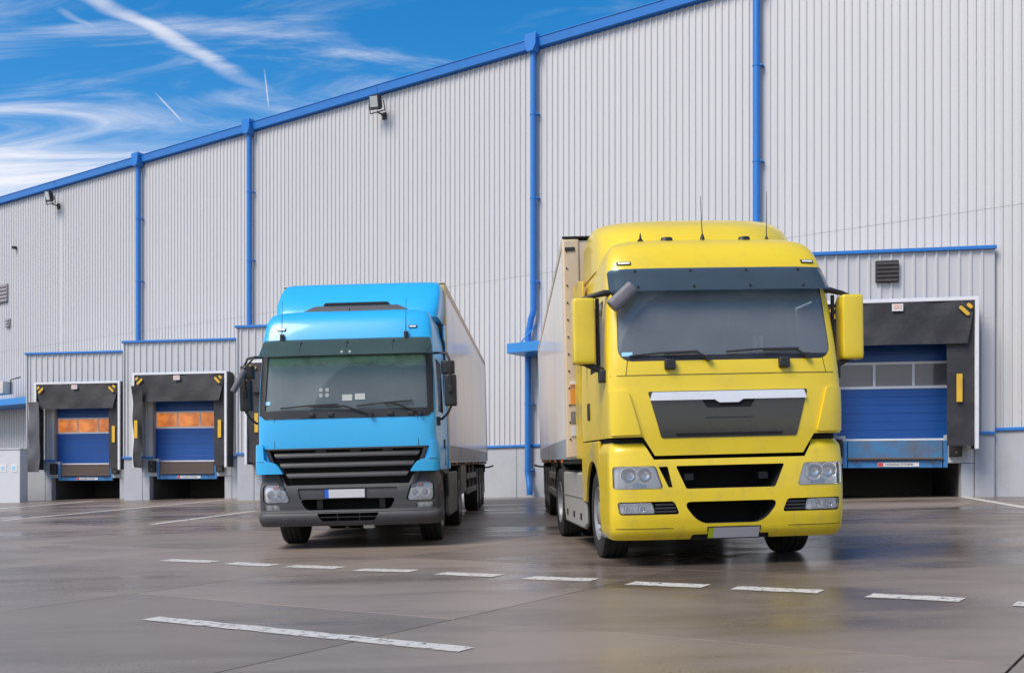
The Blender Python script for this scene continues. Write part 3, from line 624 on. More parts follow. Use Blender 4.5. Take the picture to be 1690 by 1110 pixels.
# ------------------------------------------------------------------ trucks: shared pieces
class Surf:
    """front skin of a cab: rows of (z, half width, front y, corner depth)"""
    def __init__(s, rows, n=3.2):
        a = np.array(rows, float); s.z = a[:, 0]; s.c = a[:, 1:]; s.n = n
        d = np.gradient(s.c, s.z, axis=0); s.d = d
    def at(s, z):
        z = min(max(z, s.z[0]), s.z[-1]); k = min(max(int(np.searchsorted(s.z, z)) - 1, 0), len(s.z) - 2)
        h = s.z[k + 1] - s.z[k]; t = (z - s.z[k]) / h
        return ((2*t**3 - 3*t*t + 1) * s.c[k] + (t**3 - 2*t*t + t) * h * s.d[k] + (-2*t**3 + 3*t*t) * s.c[k + 1] + (t**3 - t*t) * h * s.d[k + 1])
    def __call__(s, x, z):
        w, f, D = s.at(z); q = min(abs(x) / w, 0.9995); return f + D * (1 - (1 - q ** s.n) ** (1 / s.n))
    def off(s, o): return lambda x, z: s(x, z) + o
    def ring(s, z, rear, n=44, rc=.06):
        w, f, D = s.at(z); pts = []
        for k in range(n + 1):
            t = math.pi * k / n; c, sn = math.cos(t), math.sin(t)
            pts.append((-w * math.copysign(abs(c) ** (2 / s.n), c), f + D * (1 - max(sn, 0) ** (2 / s.n)), z))
        pts += [(w, rear - rc, z), (w - rc, rear, z), (-w + rc, rear, z), (-w, rear - rc, z)]
        return pts
    def loft(s, z0, z1, rear, n=26, mi=0):
        m = MB(); m.rings([s.ring(z0 + (z1 - z0) * k / n, rear) for k in range(n + 1)], mi=mi); return m
def trap(z0, z1, b, t, r=0.0, n=5):
    """rows of a trapezium: (left, right) at bottom and top, corners rounded by r"""
    rows = []; zs = sorted(set([z0, z1] + [z0 + r * (1 - math.cos(k * math.pi / 2 / n)) for k in range(n + 1)] + [z1 - r * (1 - math.cos(k * math.pi / 2 / n)) for k in range(n + 1)] + list(np.linspace(z0 + r, z1 - r, 8)))) if r > 0 else list(np.linspace(z0, z1, 8))
    out = []
    for z in zs:
        if out and z - out[-1][0] < 1e-5: continue
        q = (z - z0) / (z1 - z0); l = b[0] + (t[0] - b[0]) * q; rr = b[1] + (t[1] - b[1]) * q; e = min(z - z0, z1 - z)
        i = r - math.sqrt(max(0, r * r - (r - e) ** 2)) if e < r else 0
        out.append((z, l + i, rr - i))
    return out
def cutter(rows, y0, y1, parent, nx=10, mi=1, mat='void'):
    m = MB(); m.patch(rows, lambda x, z: y0, (y1 if callable(y1) else (lambda x, z: y1)), nx=nx, mi=mi); return m.build('cutter', [mat, mat], parent, smooth=0)
def boxcut(x0, x1, y0, y1, z0, z1, parent):
    m = MB(); m.box(x0, x1, y0, y1, z0, z1, mi=1); return m.build('cutter', ['void', 'void'], parent, smooth=0)
def wheel(parent, x, y, side, dual=False, Rr=.51, steer=0.0):
    """side: -1 left, +1 right; x is the outer face"""
    wd = .31; m = MB()
    xs = [(-.5, .60), (-.5, .93), (-.46, .985), (-.36, 1.0), (-.26, 1.0), (-.25, .978), (-.21, .978), (-.20, 1.0), (-.03, 1.0), (-.02, .978), (.02, .978), (.03, 1.0), (.20, 1.0), (.21, .978), (.25, .978), (.26, 1.0), (.36, 1.0), (.46, .985), (.5, .93), (.5, .80), (.47, .60)]
    m.lathe([(side * a * wd, r * Rr) for a, r in xs], n=44)
    if dual: m.lathe([(side * (a * wd - .34), r * Rr) for a, r in xs], n=44)
    t = m.build('tyre', 'rubber', parent, smooth=40, loc=(x - side * wd / 2, y, Rr)); t.rotation_euler = (0, 0, steer)
    m = MB(); h = .14
    prof = [(.46, .62), (.49, .60), (.44, .56), (.30 if not dual else .0, .50), (.30 if not dual else -.35, .30), (.42 if not dual else -.3, .27), (.50 if not dual else .1, .20), (.52 if not dual else .12, .0005)]
    m.lathe([(side * a * wd, r * Rr) for a, r in prof], n=32); rim = m.build('rim', 'rim_steel', t, smooth=40)
    m = MB()
    for k in range(10):
        a = 2 * math.pi * k / 10; m.lathe([(side * wd * (.28 if not dual else -.37), .016), (side * wd * (.42 if not dual else -.2), .016), (side * wd * (.42 if not dual else -.2), .0005)], (0, .20 * math.cos(a), .20 * math.sin(a)), n=6)
    m.build('wheel_nuts', 'bolt', t); return t
def headlamp(parent, rows, S, mir, bowls, extra=None):
    m = MB(); m.patch(rows, S.off(.048), S.off(.07), nx=8); h = m.build('headlamp', 'lamp_back', parent)
    for (bx, bz, r) in bowls:
        y = S(bx, bz); m = MB(); m.lathe([(.046, r * .25), (.040, r * .55), (.026, r * .85), (.008, r), (.008, r * 1.08), (.047, r * 1.08)], (bx, y, bz), 'y', 20); m.build('reflector', 'chrome', h, smooth=50)
        m = MB(); m.lathe([(.045, .02), (.022, .02), (.015, .012), (.012, .0005)], (bx, y, bz), 'y', 12); m.build('bulb', 'lens', h)
    if extra: m = MB(); zc_, a, b, hh, mt = extra; m.patch([(zc_ - hh, a, b), (zc_ + hh, a, b)], S.off(.02), S.off(.04), nx=3); m.build('indicator_or_reflection', mt, h)
    m = MB(); m.patch(rows, S.off(-.004), S.off(.002), nx=12); m.build('lens', 'lens', h, smooth=50)
    return h
def mirror_rows(r, S): return [(z, -b, -a) for z, a, b in r]
def interior(T, zb, zt, f0):
    m = MB(); m.rings([[(x, y, z) for x in (-1.08, 1.08)] for y, z in ((f0 + .12, zb - .35), (f0 + .1, zb + .02), (f0 + .3, zb + .06), (f0 + .52, zb - .02), (f0 + .6, zb - .35))], cap=False, closed=False); m.build('dashboard', 'dash', T)
    cy, cz = f0 + .68, zb + .06; m = MB(); rg = []
    sx = .55; tilt = R(28)
    pts = [(sx + .22 * math.cos(t), cy + .22 * math.sin(t) * math.sin(tilt) * 1.0, cz + .22 * math.sin(t) * math.cos(tilt)) for t in np.linspace(0, 2 * math.pi, 28)]
    m.tube(pts, .016, 8); m.tube([(sx - .2, cy, cz), (sx + .2, cy, cz)], .02, 6); m.tube([(sx, cy, cz), (sx, cy - .1, cz - .22)], .035, 8); m.build('steering_wheel', 'plastic_black', T)
    for xx in (-.55, .55):
        m = MB(); m.box(xx - .25, xx + .25, f0 + .85, f0 + 1.35, zb - .35, zb - .2); m.rings([[(xx - .25, f0 + 1.28, zb - .2), (xx + .25, f0 + 1.28, zb - .2), (xx + .25, f0 + 1.42, zb - .2), (xx - .25, f0 + 1.42, zb - .2)], [(xx - .22, f0 + 1.36, zb + .45), (xx + .22, f0 + 1.36, zb + .45), (xx + .22, f0 + 1.46, zb + .45), (xx - .22, f0 + 1.46, zb + .45)]])
        m.box(xx - .13, xx + .13, f0 + 1.36, f0 + 1.46, zb + .47, zb + .68); m.build('seat', 'seat_cloth', T, bevel=.03)
def wiper(T, S, pivot, elbow, tip0, tip1):
    m = MB(); p = lambda q, o: (q[0], S(*q) - o, q[1])
    m.tube([p(pivot, .02), p(elbow, .05), p(((tip0[0] + tip1[0]) / 2, (tip0[1] + tip1[1]) / 2), .035)], .012, 6)
    m.tube([p(tip0, .018), p(((tip0[0] + tip1[0]) / 2, (tip0[1] + tip1[1]) / 2 + .01), .022), p(tip1, .018)], .009, 6); m.lathe([(-.06, .0005), (-.06, .03), (.02, .035)], (pivot[0], S(*pivot), pivot[1]), 'y', 10)
    m.build('wiper', 'plastic_black', T)
def chassis(T, y0, y1):
    m = MB()
    for sx in (-1, 1): m.box(sx * .42 - .04, sx * .42 + .04, y0, y1, .62, .90)
    for y in np.arange(y0 + .5, y1, 1.1): m.box(-.38, .38, y, y + .08, .66, .86)
    m.box(-1.0, 1.0, 1.32, 1.46, .42, .56); m.box(-.9, .9, y1 - 1.55, y1 - 1.4, .44, .6); m.box(-.45, .45, .55, 1.9, .50, 1.05); m.box(-.5, .5, y1 - 1.9, y1 - 1.0, .90, 1.08); m.build('chassis', 'chassis', T, bevel=.01)
def plate(T, S, x, z, w, h, strip, sw):
    m = MB(); m.patch([(z - h / 2 - .012, x - w / 2 - .012, x + w / 2 + .012), (z + h / 2 + .012, x - w / 2 - .012, x + w / 2 + .012)], S.off(-.018), S.off(.01), nx=6); p = m.build('plate_holder', 'plastic_black', T)
    m = MB(); m.patch([(z - h / 2, x - w / 2 + sw, x + w / 2), (z + h / 2, x - w / 2 + sw, x + w / 2)], S.off(-.024), S.off(-.019), nx=6); m.build('number_plate', 'plate_white', p)
    m = MB(); m.patch([(z - h / 2, x - w / 2, x - w / 2 + sw), (z + h / 2, x - w / 2, x - w / 2 + sw)], S.off(-.024), S.off(-.019), nx=2); m.build('country_strip', strip, p)
def antenna(T, base, h, lean=0.0):
    m = MB(); x, y, z = base; m.lathe([(-.01, .03), (.03, .024), (.07, .012), (.075, .0005)], (x, y, z), 'z', 10); m.tube([(x, y, z + .06), (x + lean * .5, y + .03, z + h * .5), (x + lean, y + .06, z + h)], [.006, .004, .003], 6); m.build('antenna', 'plastic_black', T)
def rbox(m, c, s, e=.25, mi=0, taper=1.0):
    """rounded box: superellipsoid cross-sections stacked along z"""
    n = 20; rg = []
    for k in range(10):
        t = (-1, -.985, -.94, -.86, -.5, .5, .86, .94, .985, 1)[k]; q = (.84, .93, .975, 1, 1, 1, 1, .975, .93, .84)[k]; tp = 1 + (taper - 1) * (t + 1) / 2
        rg.append([(c[0] + s[0] * q * tp * math.copysign(abs(math.cos(a)) ** e, math.cos(a)), c[1] + s[1] * q * math.copysign(abs(math.sin(a)) ** e, math.sin(a)), c[2] + s[2] * t) for a in [2 * math.pi * i / n for i in range(n)]])
    m.rings(rg, mi=mi); return m

# ------------------------------------------------------------------ yellow tractor unit
def yellow_truck():
    yaw = R(-3.9); X, Y = 2.30, 11.0
    T = root('tractor_unit', gframe((X, Y, gz(X, Y)), yaw), 'bright yellow tractor unit with big dark grille panel and yellow mirrors', 'truck', 'parked tractor units')
    S = Surf([(1.15, 1.235, .035, .25), (1.5, 1.245, .03, .25), (1.9, 1.245, .055, .25), (2.12, 1.24, .09, .25), (2.3, 1.235, .135, .25), (2.6, 1.22, .215, .25), (2.9, 1.20, .30, .25), (3.1, 1.185, .365, .26), (3.25, 1.165, .43, .28), (3.38, 1.13, .52, .30), (3.48, 1.07, .64, .33), (3.54, .97, .80, .36)], 4.6)
    B = Surf([(.285, 1.21, .10, .28), (.34, 1.235, .045, .28), (.45, 1.25, .012, .28), (.7, 1.255, .0, .28), (.95, 1.255, .008, .28), (1.15, 1.25, .03, .28), (1.25, 1.24, .055, .28), (1.31, 1.205, .11, .28)], 4.4)
    cab = S.loft(1.165, 3.54, 2.25, 44).build('cab', ['yellow_paint', 'cab_inside'], T, smooth=0)
    ws_rows = trap(2.15, 3.06, (-1.135, 1.135), (-1.10, 1.10), .14)
    cs = [cutter(ws_rows, -.4, .75, T), boxcut(-1.1, 1.1, .55, 2.05, 1.75, 3.15, T), boxcut(-1.5, 1.5, .62, 1.42, 2.12, 2.86, T), boxcut(-1.5, 1.5, .30, 2.6, 1.0, 1.362, T)]
    for sx in (-1, 1):
        sh = [(1.10, .745, 1.5), (1.165, .785, 1.5), (1.362, .905, 1.5)]; cs.append(cutter(sh if sx > 0 else mirror_rows(sh, S), -.5, .6, T, nx=2))
    cut(cab, cs, smooth=30)
    m = MB(); m.patch(ws_rows, S.off(.012), S.off(.02), nx=24); ws = m.build('windscreen', 'windscreen', T, smooth=50)
    fr = MB(); fr.patch([r_ for r_ in ws_rows if r_[0] < 2.215], S.off(.004), S.off(.0105), nx=24); fr.build('screen_band', 'plastic_black', ws)
    for sx in (-1, 1):
        m = MB(); m.box(sx * 1.21 - .006, sx * 1.21 + .006, .64, 1.40, 2.14, 2.84); m.build('side_window', 'side_glass', T)
    m = MB(); m.patch([(3.03, -1.05, 1.05), (3.06, -1.05, 1.05), (3.09, -1.05, 1.05)], S.off(.05), S.off(.08), nx=10); m.build('shade_rail', 'plastic_black', T)
    m = MB(); m.patch(trap(2.80, 3.04, (-1.085, 1.085), (-1.08, 1.08)), S.off(.024), S.off(.028), nx=20); m.build('tint_band', 'tint_band', ws, smooth=50)
    interior(T, 2.16, 3.1, .15)
    m = MB(); m.box(-1.08, 1.08, 1.98, 2.02, 1.78, 3.12); m.build('rear_curtain', 'seat_cloth', T)
    Surf([(1.2, 1.20, .10, .26), (1.5, 1.20, .10, .26)], 4.4).loft(1.25, 1.40, 1.0, 3).build('shoulder_gap', 'void', T, smooth=0)
    # bumper with real openings
    bump = B.loft(.285, 1.31, .88, 30).build('bumper', ['yellow_bumper', 'void'], T, smooth=0)
    hl = trap(.825, 1.06, (.71, 1.222), (.785, 1.222), .03); hl_l = mirror_rows(hl, B)
    fg = trap(.555, .69, (.545, 1.165), (.60, 1.185), .03); fg_l = mirror_rows(fg, B)
    up = trap(.815, 1.055, (-.47, .47), (-.575, .575), .02); lo = trap(.45, .68, (-.34, .34), (-.52, .52), .09)
    cs = [cutter(trap(1.125, 1.42, (-.80, .80), (-.965, .965)), -.4, .35, T), cutter(up, -.4, .55, T), cutter(lo, -.4, .55, T)]
    for r_ in (hl, hl_l, fg, fg_l): cs.append(cutter(r_, -.5, B.off(.12), T, nx=12))
    cs.append(cutter(trap(.20, .335, (-.46, .46), (-.40, .40)), -.4, .9, T)); cs.append(cutter(trap(.835, 1.05, (-.655, -.615), (-.755, -.66)), -.4, B.off(.08), T, nx=4))
    cut(bump, cs, bevel=.010, smooth=32)
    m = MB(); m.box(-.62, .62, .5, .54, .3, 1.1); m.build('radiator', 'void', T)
    for sx in (-1, 1):
        m = MB(); m.box(sx * .40 - .05, sx * .40 + .05, .18, .26, .90, .97); m.build('tow_eye_cover', 'grille_grey', bump)
    ins = lambda r, d: [(z + (d if k == 0 else -d if k == len(r) - 1 else 0), a + d, b - d) for k, (z, a, b) in enumerate(r)]
    for sx, r_ in ((1, hl), (-1, hl_l)):
        headlamp(bump, ins(r_, .008), B, sx, [(sx * 1.06, .965, .085), (sx * .90, .965, .085)], (.862, sx * .95 - .07, sx * .95 + .07, .022, 'sticker_and_reflection_blue'))  # blue patch is a reflection in the lamp, painted as solid colour
    for sx in (-1, 1):
        rl = trap(.568, .678, (.80, 1.155), (.83, 1.172), .02); rl = rl if sx > 0 else mirror_rows(rl, B)
        headlamp(bump, rl, B, sx, [(sx * 1.08, .622, .045), (sx * .93, .622, .05)])
        for k in range(3):
            z = .585 + k * .036; a, b = (.575 + .01 * k, .795); m = MB(); m.patch([(z - .010, sx * a, sx * b), (z + .010, sx * a, sx * b)], B.off(.012), B.off(.05), nx=5); m.build('vent_slat', 'grille_grey', bump)
    # shut lines of the lower apron
    for sx in (-1, 1):
        m = MB(); m.patch([(.408, *sorted((sx * .62, sx * 1.235))), (.413, *sorted((sx * .62, sx * 1.235)))], B.off(-.004), B.off(.01), nx=14); m.build('shut_line', 'seam', bump)
        m = MB(); m.patch([(.30, *sorted((sx * .55, sx * .556))), (.41, *sorted((sx * .615, sx * .621)))], B.off(-.004), B.off(.01), nx=1); m.build('shut_line', 'seam', bump)
    plate(bump, B, .03, .348, .54, .112, 'plate_green', .055)
    m = MB(); m.patch(trap(.275, .33, (-.50, .50), (-.40, .40)), B.off(.10), B.off(.16), nx=10); m.build('lower_lip', 'plastic_black', bump)
    # grille panel and silver bar
    m = MB(); m.patch(trap(1.345, 1.83, (-.715, .715), (-.845, .845), .02), S.off(-.006), S.off(.03), nx=24); gp = m.build('grille_panel', 'gloss_black', T, bevel=.006, smooth=50)
    m = MB(); m.patch(trap(1.735, 1.822, (-.828, .828), (-.80, .80), .012), S.off(-.03), S.off(-.004), nx=24); m.build('bright_bar', 'bar_silver', gp, bevel=.006, smooth=50)
    m = MB(); m.patch(trap(1.700, 1.738, (-.10, .10), (-.16, .16), .0), S.off(-.03), S.off(-.004), nx=8); m.build('bar_centre', 'bar_silver', gp, bevel=.004)
    m = MB(); m.patch(trap(1.655, 1.733, (-.23, .23), (-.28, .28), .0), S.off(-.012), S.off(-.007), nx=8); m.build('badge_recess', 'void', gp)
    m = MB(); m.patch(trap(1.362, 1.392, (-.55, .55), (-.57, .57), .0), S.off(-.012), S.off(-.007), nx=12); m.build('air_slot', 'void', gp)
    m = MB(); m.patch([(1.545, -.25, .25), (1.552, -.25, .25)], S.off(-.009), S.off(-.007), nx=6); m.build('shut_line', 'void', gp)
    # corner air deflectors
    for sx in (-1, 1):
        r_ = trap(1.385, 1.845, (.93, 1.238), (1.05, 1.24), .02); r_ = r_ if sx > 0 else mirror_rows(r_, S)
        m = MB(); m.patch(r_, S.off(-.035), S.off(.02), nx=12); d = m.build('air_deflector', 'yellow_paint', T, bevel=.012, smooth=45)
    for z, a in ((2.0, 1.22),):
        m = MB(); m.patch([(z, -a, a), (z + .006, -a, a)], S.off(-.004), S.off(.01), nx=30); m.build('shut_line', 'seam', T)
    for sx in (-1, 1):
        m = MB(); m.patch([(2.0, *sorted((sx * 1.06, sx * 1.066))), (2.16, *sorted((sx * 1.035, sx * 1.041)))], S.off(-.004), S.off(.01), nx=1); m.build('shut_line', 'seam', T)
        m = MB(); m.box(sx * .605 - .055, sx * .605 + .055, .03, .10, 2.055, 2.165); m.build('wiper_bracket', 'plastic_black', T, bevel=.012)
    wiper(T, S, (-.20, 2.17), (-.32, 2.235), (-1.02, 2.205), (-.30, 2.245)); wiper(T, S, (.86, 2.18), (.74, 2.245), (.0, 2.235), (.78, 2.26))
    # sun visor
    vis = lambda o: (lambda x, z: S(x, z) + o - .13 * (3.15 - z) / .27)
    m = MB(); m.patch(trap(2.885, 3.155, (-1.192, 1.192), (-1.175, 1.175), .04), vis(-.025), vis(-.017), nx=28); vz = m.build('sun_visor', 'visor_blue', T, smooth=60)
    for x in (-.9, -.31, .29, .86):
        for z in (2.93, 3.12): m = MB(); m.lathe([(-.02, .0005), (-.018, .014), (.03, .016)], (x, vis(-.025)(x, z), z), 'y', 10, cap=True); m.build('visor_screw', 'plastic_black', vz)
        m = MB(); m.tube([(x, vis(-.01)(x, 2.93), 2.93), (x, S(x, 3.0) + .0, 3.0)], .012, 6); m.build('visor_stay', 'plastic_black', vz)
    for sx in (-1, 1):
        z, x = 3.225, sx * 1.0; m = MB(); m.patch([(z - .018, x - .075, x + .075), (z + .018, x - .075, x + .075)], S.off(-.016), S.off(.02), nx=4); q = m.build('marker_lamp', 'plastic_black', T, bevel=.006); m = MB(); m.patch([(z - .010, x - .06, x + .06), (z + .010, x - .06, x + .06)], S.off(-.02), S.off(-.0165), nx=3); m.build('lamp_lens', 'lamp_back', q)
    # roof deflector and side fairings
    Dz = Surf([(3.30, 1.17, .80, .75), (3.50, 1.16, .86, .75), (3.64, 1.15, .98, .75), (3.76, 1.14, 1.13, .75), (3.85, 1.11, 1.32, .70), (3.905, 1.06, 1.5, .6), (3.925, .98, 1.66, .5)], 3.0)
    Dz.loft(3.30, 3.925, 2.45, 16).build('roof_deflector', 'yellow_paint', T, smooth=50)
    for x in (-.45, .42): m = MB(); m.rings([[(x + .075 * math.cos(a), .80 + .05 * math.sin(a), 3.52) for a in np.linspace(0, 2 * math.pi, 12, endpoint=False)], [(x + .06 * math.cos(a), .80 + .04 * math.sin(a), 3.565) for a in np.linspace(0, 2 * math.pi, 12, endpoint=False)]]); m.build('roof_lamp', 'plastic_black', T)
    m = MB(); m.prism([(-.79, 3.52), (-.71, 3.52), (-.735, 3.56), (-.745, 3.62), (-.755, 3.56)], .78, .82); m.build('fin_aerial', 'plastic_black', T)
    antenna(T, (-.05, .80, 3.53), .50); antenna(T, (.72, .95, 3.53), .58, .03)
    for sx in (-1, 1):
        m = MB(); m.prism([(1.9, 3.28), (2.28, 3.35), (2.75, 3.35), (2.75, 1.15), (2.28, 1.15), (2.26, 2.9), (1.9, 3.0)], sx * 1.235 - .015, sx * 1.235 + .015, 'x'); m.build('side_fairing', 'yellow_dirty', T, bevel=.01)
        # lower flank with wheel arch, step and skirt
        arch = [(1.42 + .60 * math.cos(a), .52 + .60 * math.sin(a)) for a in np.linspace(R(10), R(172), 16)]
        m = MB(); m.prism([(.885, 1.345), (.885, .80)] + [p for p in arch[::-1] if p[0] > .9] + [(2.28, .63), (2.28, 1.345)], sx * 1.225 - .02, sx * 1.225 + .02, 'x'); m.build('fender', 'yellow_dirty', T, bevel=.01)
        m = MB(); m.box(*sorted((sx * .95, sx * 1.2)), .885, 2.25, 1.13, 1.35); m.build('wheel_arch', 'void', T)
        m = MB(); m.prism([(2.32, .98), (2.22, .90), (2.16, .34), (2.3, .27), (4.2, .27), (4.35, .45), (4.4, .98)], sx * 1.20 - .03, sx * 1.20 + .03, 'x'); sk = m.build('side_skirt', 'skirt_dirty', T, bevel=.03)
        m = MB(); m.box(*sorted((sx * .75, sx * 1.19)), 2.25, 4.3, .9, 1.0); m.build('skirt_top', 'chassis', T)
        m = MB(); m.box(*sorted((sx * 1.226, sx * 1.242)), 2.3, 4.3, .66, .675); m.build('skirt_line', 'skirt_dirty', sk)
        for yy in (2.5, 3.2, 3.9): m = MB(); m.box(*sorted((sx * 1.228, sx * 1.238)), yy, yy + .12, .38, .46); m.build('step_slot', 'void', sk)
        m = MB(); m.box(*sorted((sx * .98, sx * 1.235)), .60, .90, .285, .33); m.build('step', 'box_grey', T, bevel=.01)
        # door details
        m = MB(); m.box(*sorted((sx * 1.236, sx * 1.262)), 1.48, 1.62, 1.60, 1.80); m.build('door_handle', 'plastic_black', T, bevel=.01)
        m = MB(); m.box(*sorted((sx * 1.234, sx * 1.243)), .50, .508, 1.36, 2.1); m.build('door_gap', 'seam', T); m = MB(); m.box(*sorted((sx * 1.234, sx * 1.243)), 1.70, 1.708, 1.36, 2.9); m.build('door_gap', 'seam', T)
        # mirrors on two arms
        m = MB(); rbox(m, (sx * 1.455, .42, 2.50), (.118, .11, .345), .24); mi = m.build('mirror', 'yellow_paint', T, smooth=60)
        m = MB(); m.box(*sorted((sx * 1.345, sx * 1.565)), .50, .565, 2.19, 2.81); mh = m.build('mirror_back', 'plastic_black', mi, bevel=.02)
        m = MB(); m.box(*sorted((sx * 1.37, sx * 1.54)), .566, .572, 2.22, 2.78); m.build('mirror_face', 'mirror_glass', mi)
        m = MB(); m.tube([(sx * 1.13, .42, 2.90), (sx * 1.22, .40, 2.905), (sx * 1.38, .42, 2.87), (sx * 1.50, .44, 2.83)], [.04, .034, .026, .02], 8); m.tube([(sx * 1.22, .42, 2.06), (sx * 1.30, .42, 2.10), (sx * 1.45, .44, 2.17), (sx * 1.50, .46, 2.18)], [.05, .035, .03, .03], 8); m.tube([(sx * 1.29, .48, 2.14), (sx * 1.29, .48, 2.86)], .022, 8)
        m.build('mirror_arm', 'plastic_black', mi, smooth=50)
        m = MB(); rbox(m, (sx * 1.235, .36, 2.02), (.075, .07, .065), .4); m.build('arm_foot', 'plastic_black', mi, smooth=60)
        wheel(T, sx * 1.19, 1.42, sx, steer=R(0)); wheel(T, sx * 1.22, 5.05, sx, dual=True)
        m = MB(); m.rings([[(sx * 1.22 - sx * .5 * q, 5.05 + .62 * math.cos(a), .54 + .60 * math.sin(a)) for q in (0, 1)] for a in np.linspace(R(15), R(165), 14)], cap=False, closed=False); m.build('mudguard', 'chassis', T, smooth=50)
    m = MB(); rbox(m, (0, 0, 0), (.075, .07, .155), .7); fm = m.build('front_mirror', 'mirror_grey', T, smooth=60); fm.matrix_local = Matrix.Translation((-1.07, .18, 2.83)) @ Matrix.Rotation(R(48), 4, 'Y')
    m = MB(); m.tube([(-1.13, .42, 2.90), (-1.15, .25, 2.88), (-1.1, .18, 2.86)], .025, 8); m.build('front_mirror_arm', 'plastic_black', T)
    chassis(T, .6, 6.0)
    m = MB(); m.patch([(2.20, -1.09, -.98), (2.25, -1.09, -.98)], S.off(.009), S.off(.0115), nx=3); m.build('permit_sticker', 'sticker_and_reflection_blue', ws)
    m = MB(); m.box(.38, .42, .36, .44, 2.26, 2.42); m.box(.44, .48, .36, .44, 2.26, 2.42); m.build('toll_box', 'label_white', T, bevel=.01)
    return T
yellow_truck()

# ------------------------------------------------------------------ blue tractor unit
def blue_truck():
    yaw = R(1.0); X, Y = -2.235, 14.45
    T = root('tractor_unit', gframe((X, Y, gz(X, Y)), yaw), 'sky blue tractor unit with dark grey bumper, black mirrors and green visor', 'truck', 'parked tractor units')
    S = Surf([(.85, 1.20, .06, .22), (1.05, 1.22, .05, .22), (1.4, 1.23, .04, .22), (1.8, 1.23, .06, .22), (1.95, 1.23, .085, .22), (2.3, 1.22, .165, .22), (2.65, 1.205, .25, .22), (2.85, 1.195, .31, .22), (3.0, 1.185, .365, .23), (3.12, 1.17, .42, .25), (3.23, 1.145, .50, .27), (3.31, 1.10, .62, .30), (3.35, 1.03, .76, .34)], 5.2)
    B = Surf([(.32, 1.235, .06, .26), (.36, 1.25, .028, .26), (.50, 1.258, .012, .26), (.515, 1.25, .024, .26), (.60, 1.25, .03, .26), (.85, 1.245, .04, .26), (.92, 1.235, .065, .26), (1.06, 1.20, .10, .26)], 4.6)
    cab = S.loft(1.052, 3.35, 2.15, 40).build('cab', ['blue_paint', 'cab_inside'], T, smooth=0)
    ws_rows = trap(1.90, 2.72, (-1.155, 1.155), (-1.12, 1.12), .06)
    gr = trap(.80, 1.385, (-.80, .80), (-1.135, 1.135))
    cs = [cutter(ws_rows, -.4, .7, T), boxcut(-1.1, 1.1, .5, 1.95, 1.6, 2.95, T), boxcut(-1.5, 1.5, .58, 1.40, 1.88, 2.62, T), cutter(gr, -.4, S.off(.10), T, nx=16)]
    cut(cab, cs, smooth=30)
    m = MB(); m.patch(ws_rows, S.off(.012), S.off(.02), nx=24); ws = m.build('windscreen', 'windscreen_green', T, smooth=50)
    # black surround of the windscreen
    for nm, rows in (('screen_surround', trap(1.795, 1.915, (-1.15, 1.15), (-1.2, 1.2), .05)), ('screen_surround', trap(2.66, 2.80, (-1.19, 1.19), (-1.18, 1.18)))):
        m = MB(); m.patch(rows, S.off(-.008), S.off(.04), nx=30); m.build(nm, 'plastic_black', T, bevel=.006, smooth=50)
    for sx in (-1, 1):
        r_ = trap(1.85, 2.70, (1.125, 1.205), (1.095, 1.19)); r_ = r_ if sx > 0 else mirror_rows(r_, S)
        m = MB(); m.patch(r_, S.off(-.008), S.off(.04), nx=6); m.build('screen_pillar', 'plastic_black', T, smooth=50)
        m = MB(); m.box(sx * 1.205 - .006, sx * 1.205 + .006, .60, 1.38, 1.90, 2.60); m.build('side_window', 'side_glass', T)
    interior(T, 1.90, 2.8, .13)
    m = MB(); m.box(-1.08, 1.08, 1.88, 1.92, 1.62, 2.92); m.build('rear_curtain', 'seat_cloth', T)
    # scalloped green fringe behind the glass
    m = MB(); n = 150; yv = .026; tops = []; bots = []
    for k in range(n + 1):
        x = -1.06 + 2.12 * k / n; y = S(x, 2.62) + yv; q = abs(math.sin(x * math.pi / .35)); tops.append((x, y, 2.74)); bots.append((x, y + .006 * math.sin(x * 60), 2.585 - .06 * q ** .7))
    m.rings([tops, bots], cap=False, closed=False); fr = m.build('curtain_fringe', 'fringe_green', T, smooth=0)
    m = MB(); m.rings([[(x, y - .004, z + .012) for x, y, z in bots], [(x, y - .004, z - .006) for x, y, z in bots]], cap=False, closed=False); m.build('fringe_trim', 'fringe_light', fr, smooth=0)
    # stickers and papers on the glass
    for x, z, w, h, mt in ((.02, 2.075, .14, .085, 'paper'), (.195, 2.085, .14, .085, 'paper'), (-1.085, 2.02, .08, .05, 'sticker_and_reflection_blue')):
        m = MB(); m.patch([(z - h / 2, x - w / 2, x + w / 2), (z + h / 2, x - w / 2, x + w / 2)], S.off(.006), S.off(.0105), nx=2); m.build('windscreen_sticker', mt, ws)
    for dx in (0, .085):
        for dz in (0, .075): m = MB(); x, z = -.345 + dx, 2.115 + dz; m.lathe([(0, .0005), (0, .028), (.004, .028)], (x, S(x, z) + .006, z), 'y', 12, cap=True); m.build('windscreen_sticker', 'paper', ws)
    for sx in (-1, 1):
        m = MB(); m.patch([(1.40, *sorted((sx * .985, sx * .991))), (1.80, *sorted((sx * .985, sx * .991)))], S.off(-.004), S.off(.01), nx=1); m.build('shut_line', 'seam_blue', T)
    for x in (-.46, -.2, .62, .9): m = MB(); m.box(x - .04, x + .04, S(x, 1.84) - .03, S(x, 1.84) + .02, 1.815, 1.865); m.build('wiper_bracket', 'plastic_black', T, bevel=.008)
    wiper(T, S, (.40 - .05, 1.83), (.0, 1.955), (-.90, 1.945), (-.10, 1.985)); wiper(T, S, (1.02, 1.84), (.66, 1.985), (.15, 1.955), (.92, 2.01))
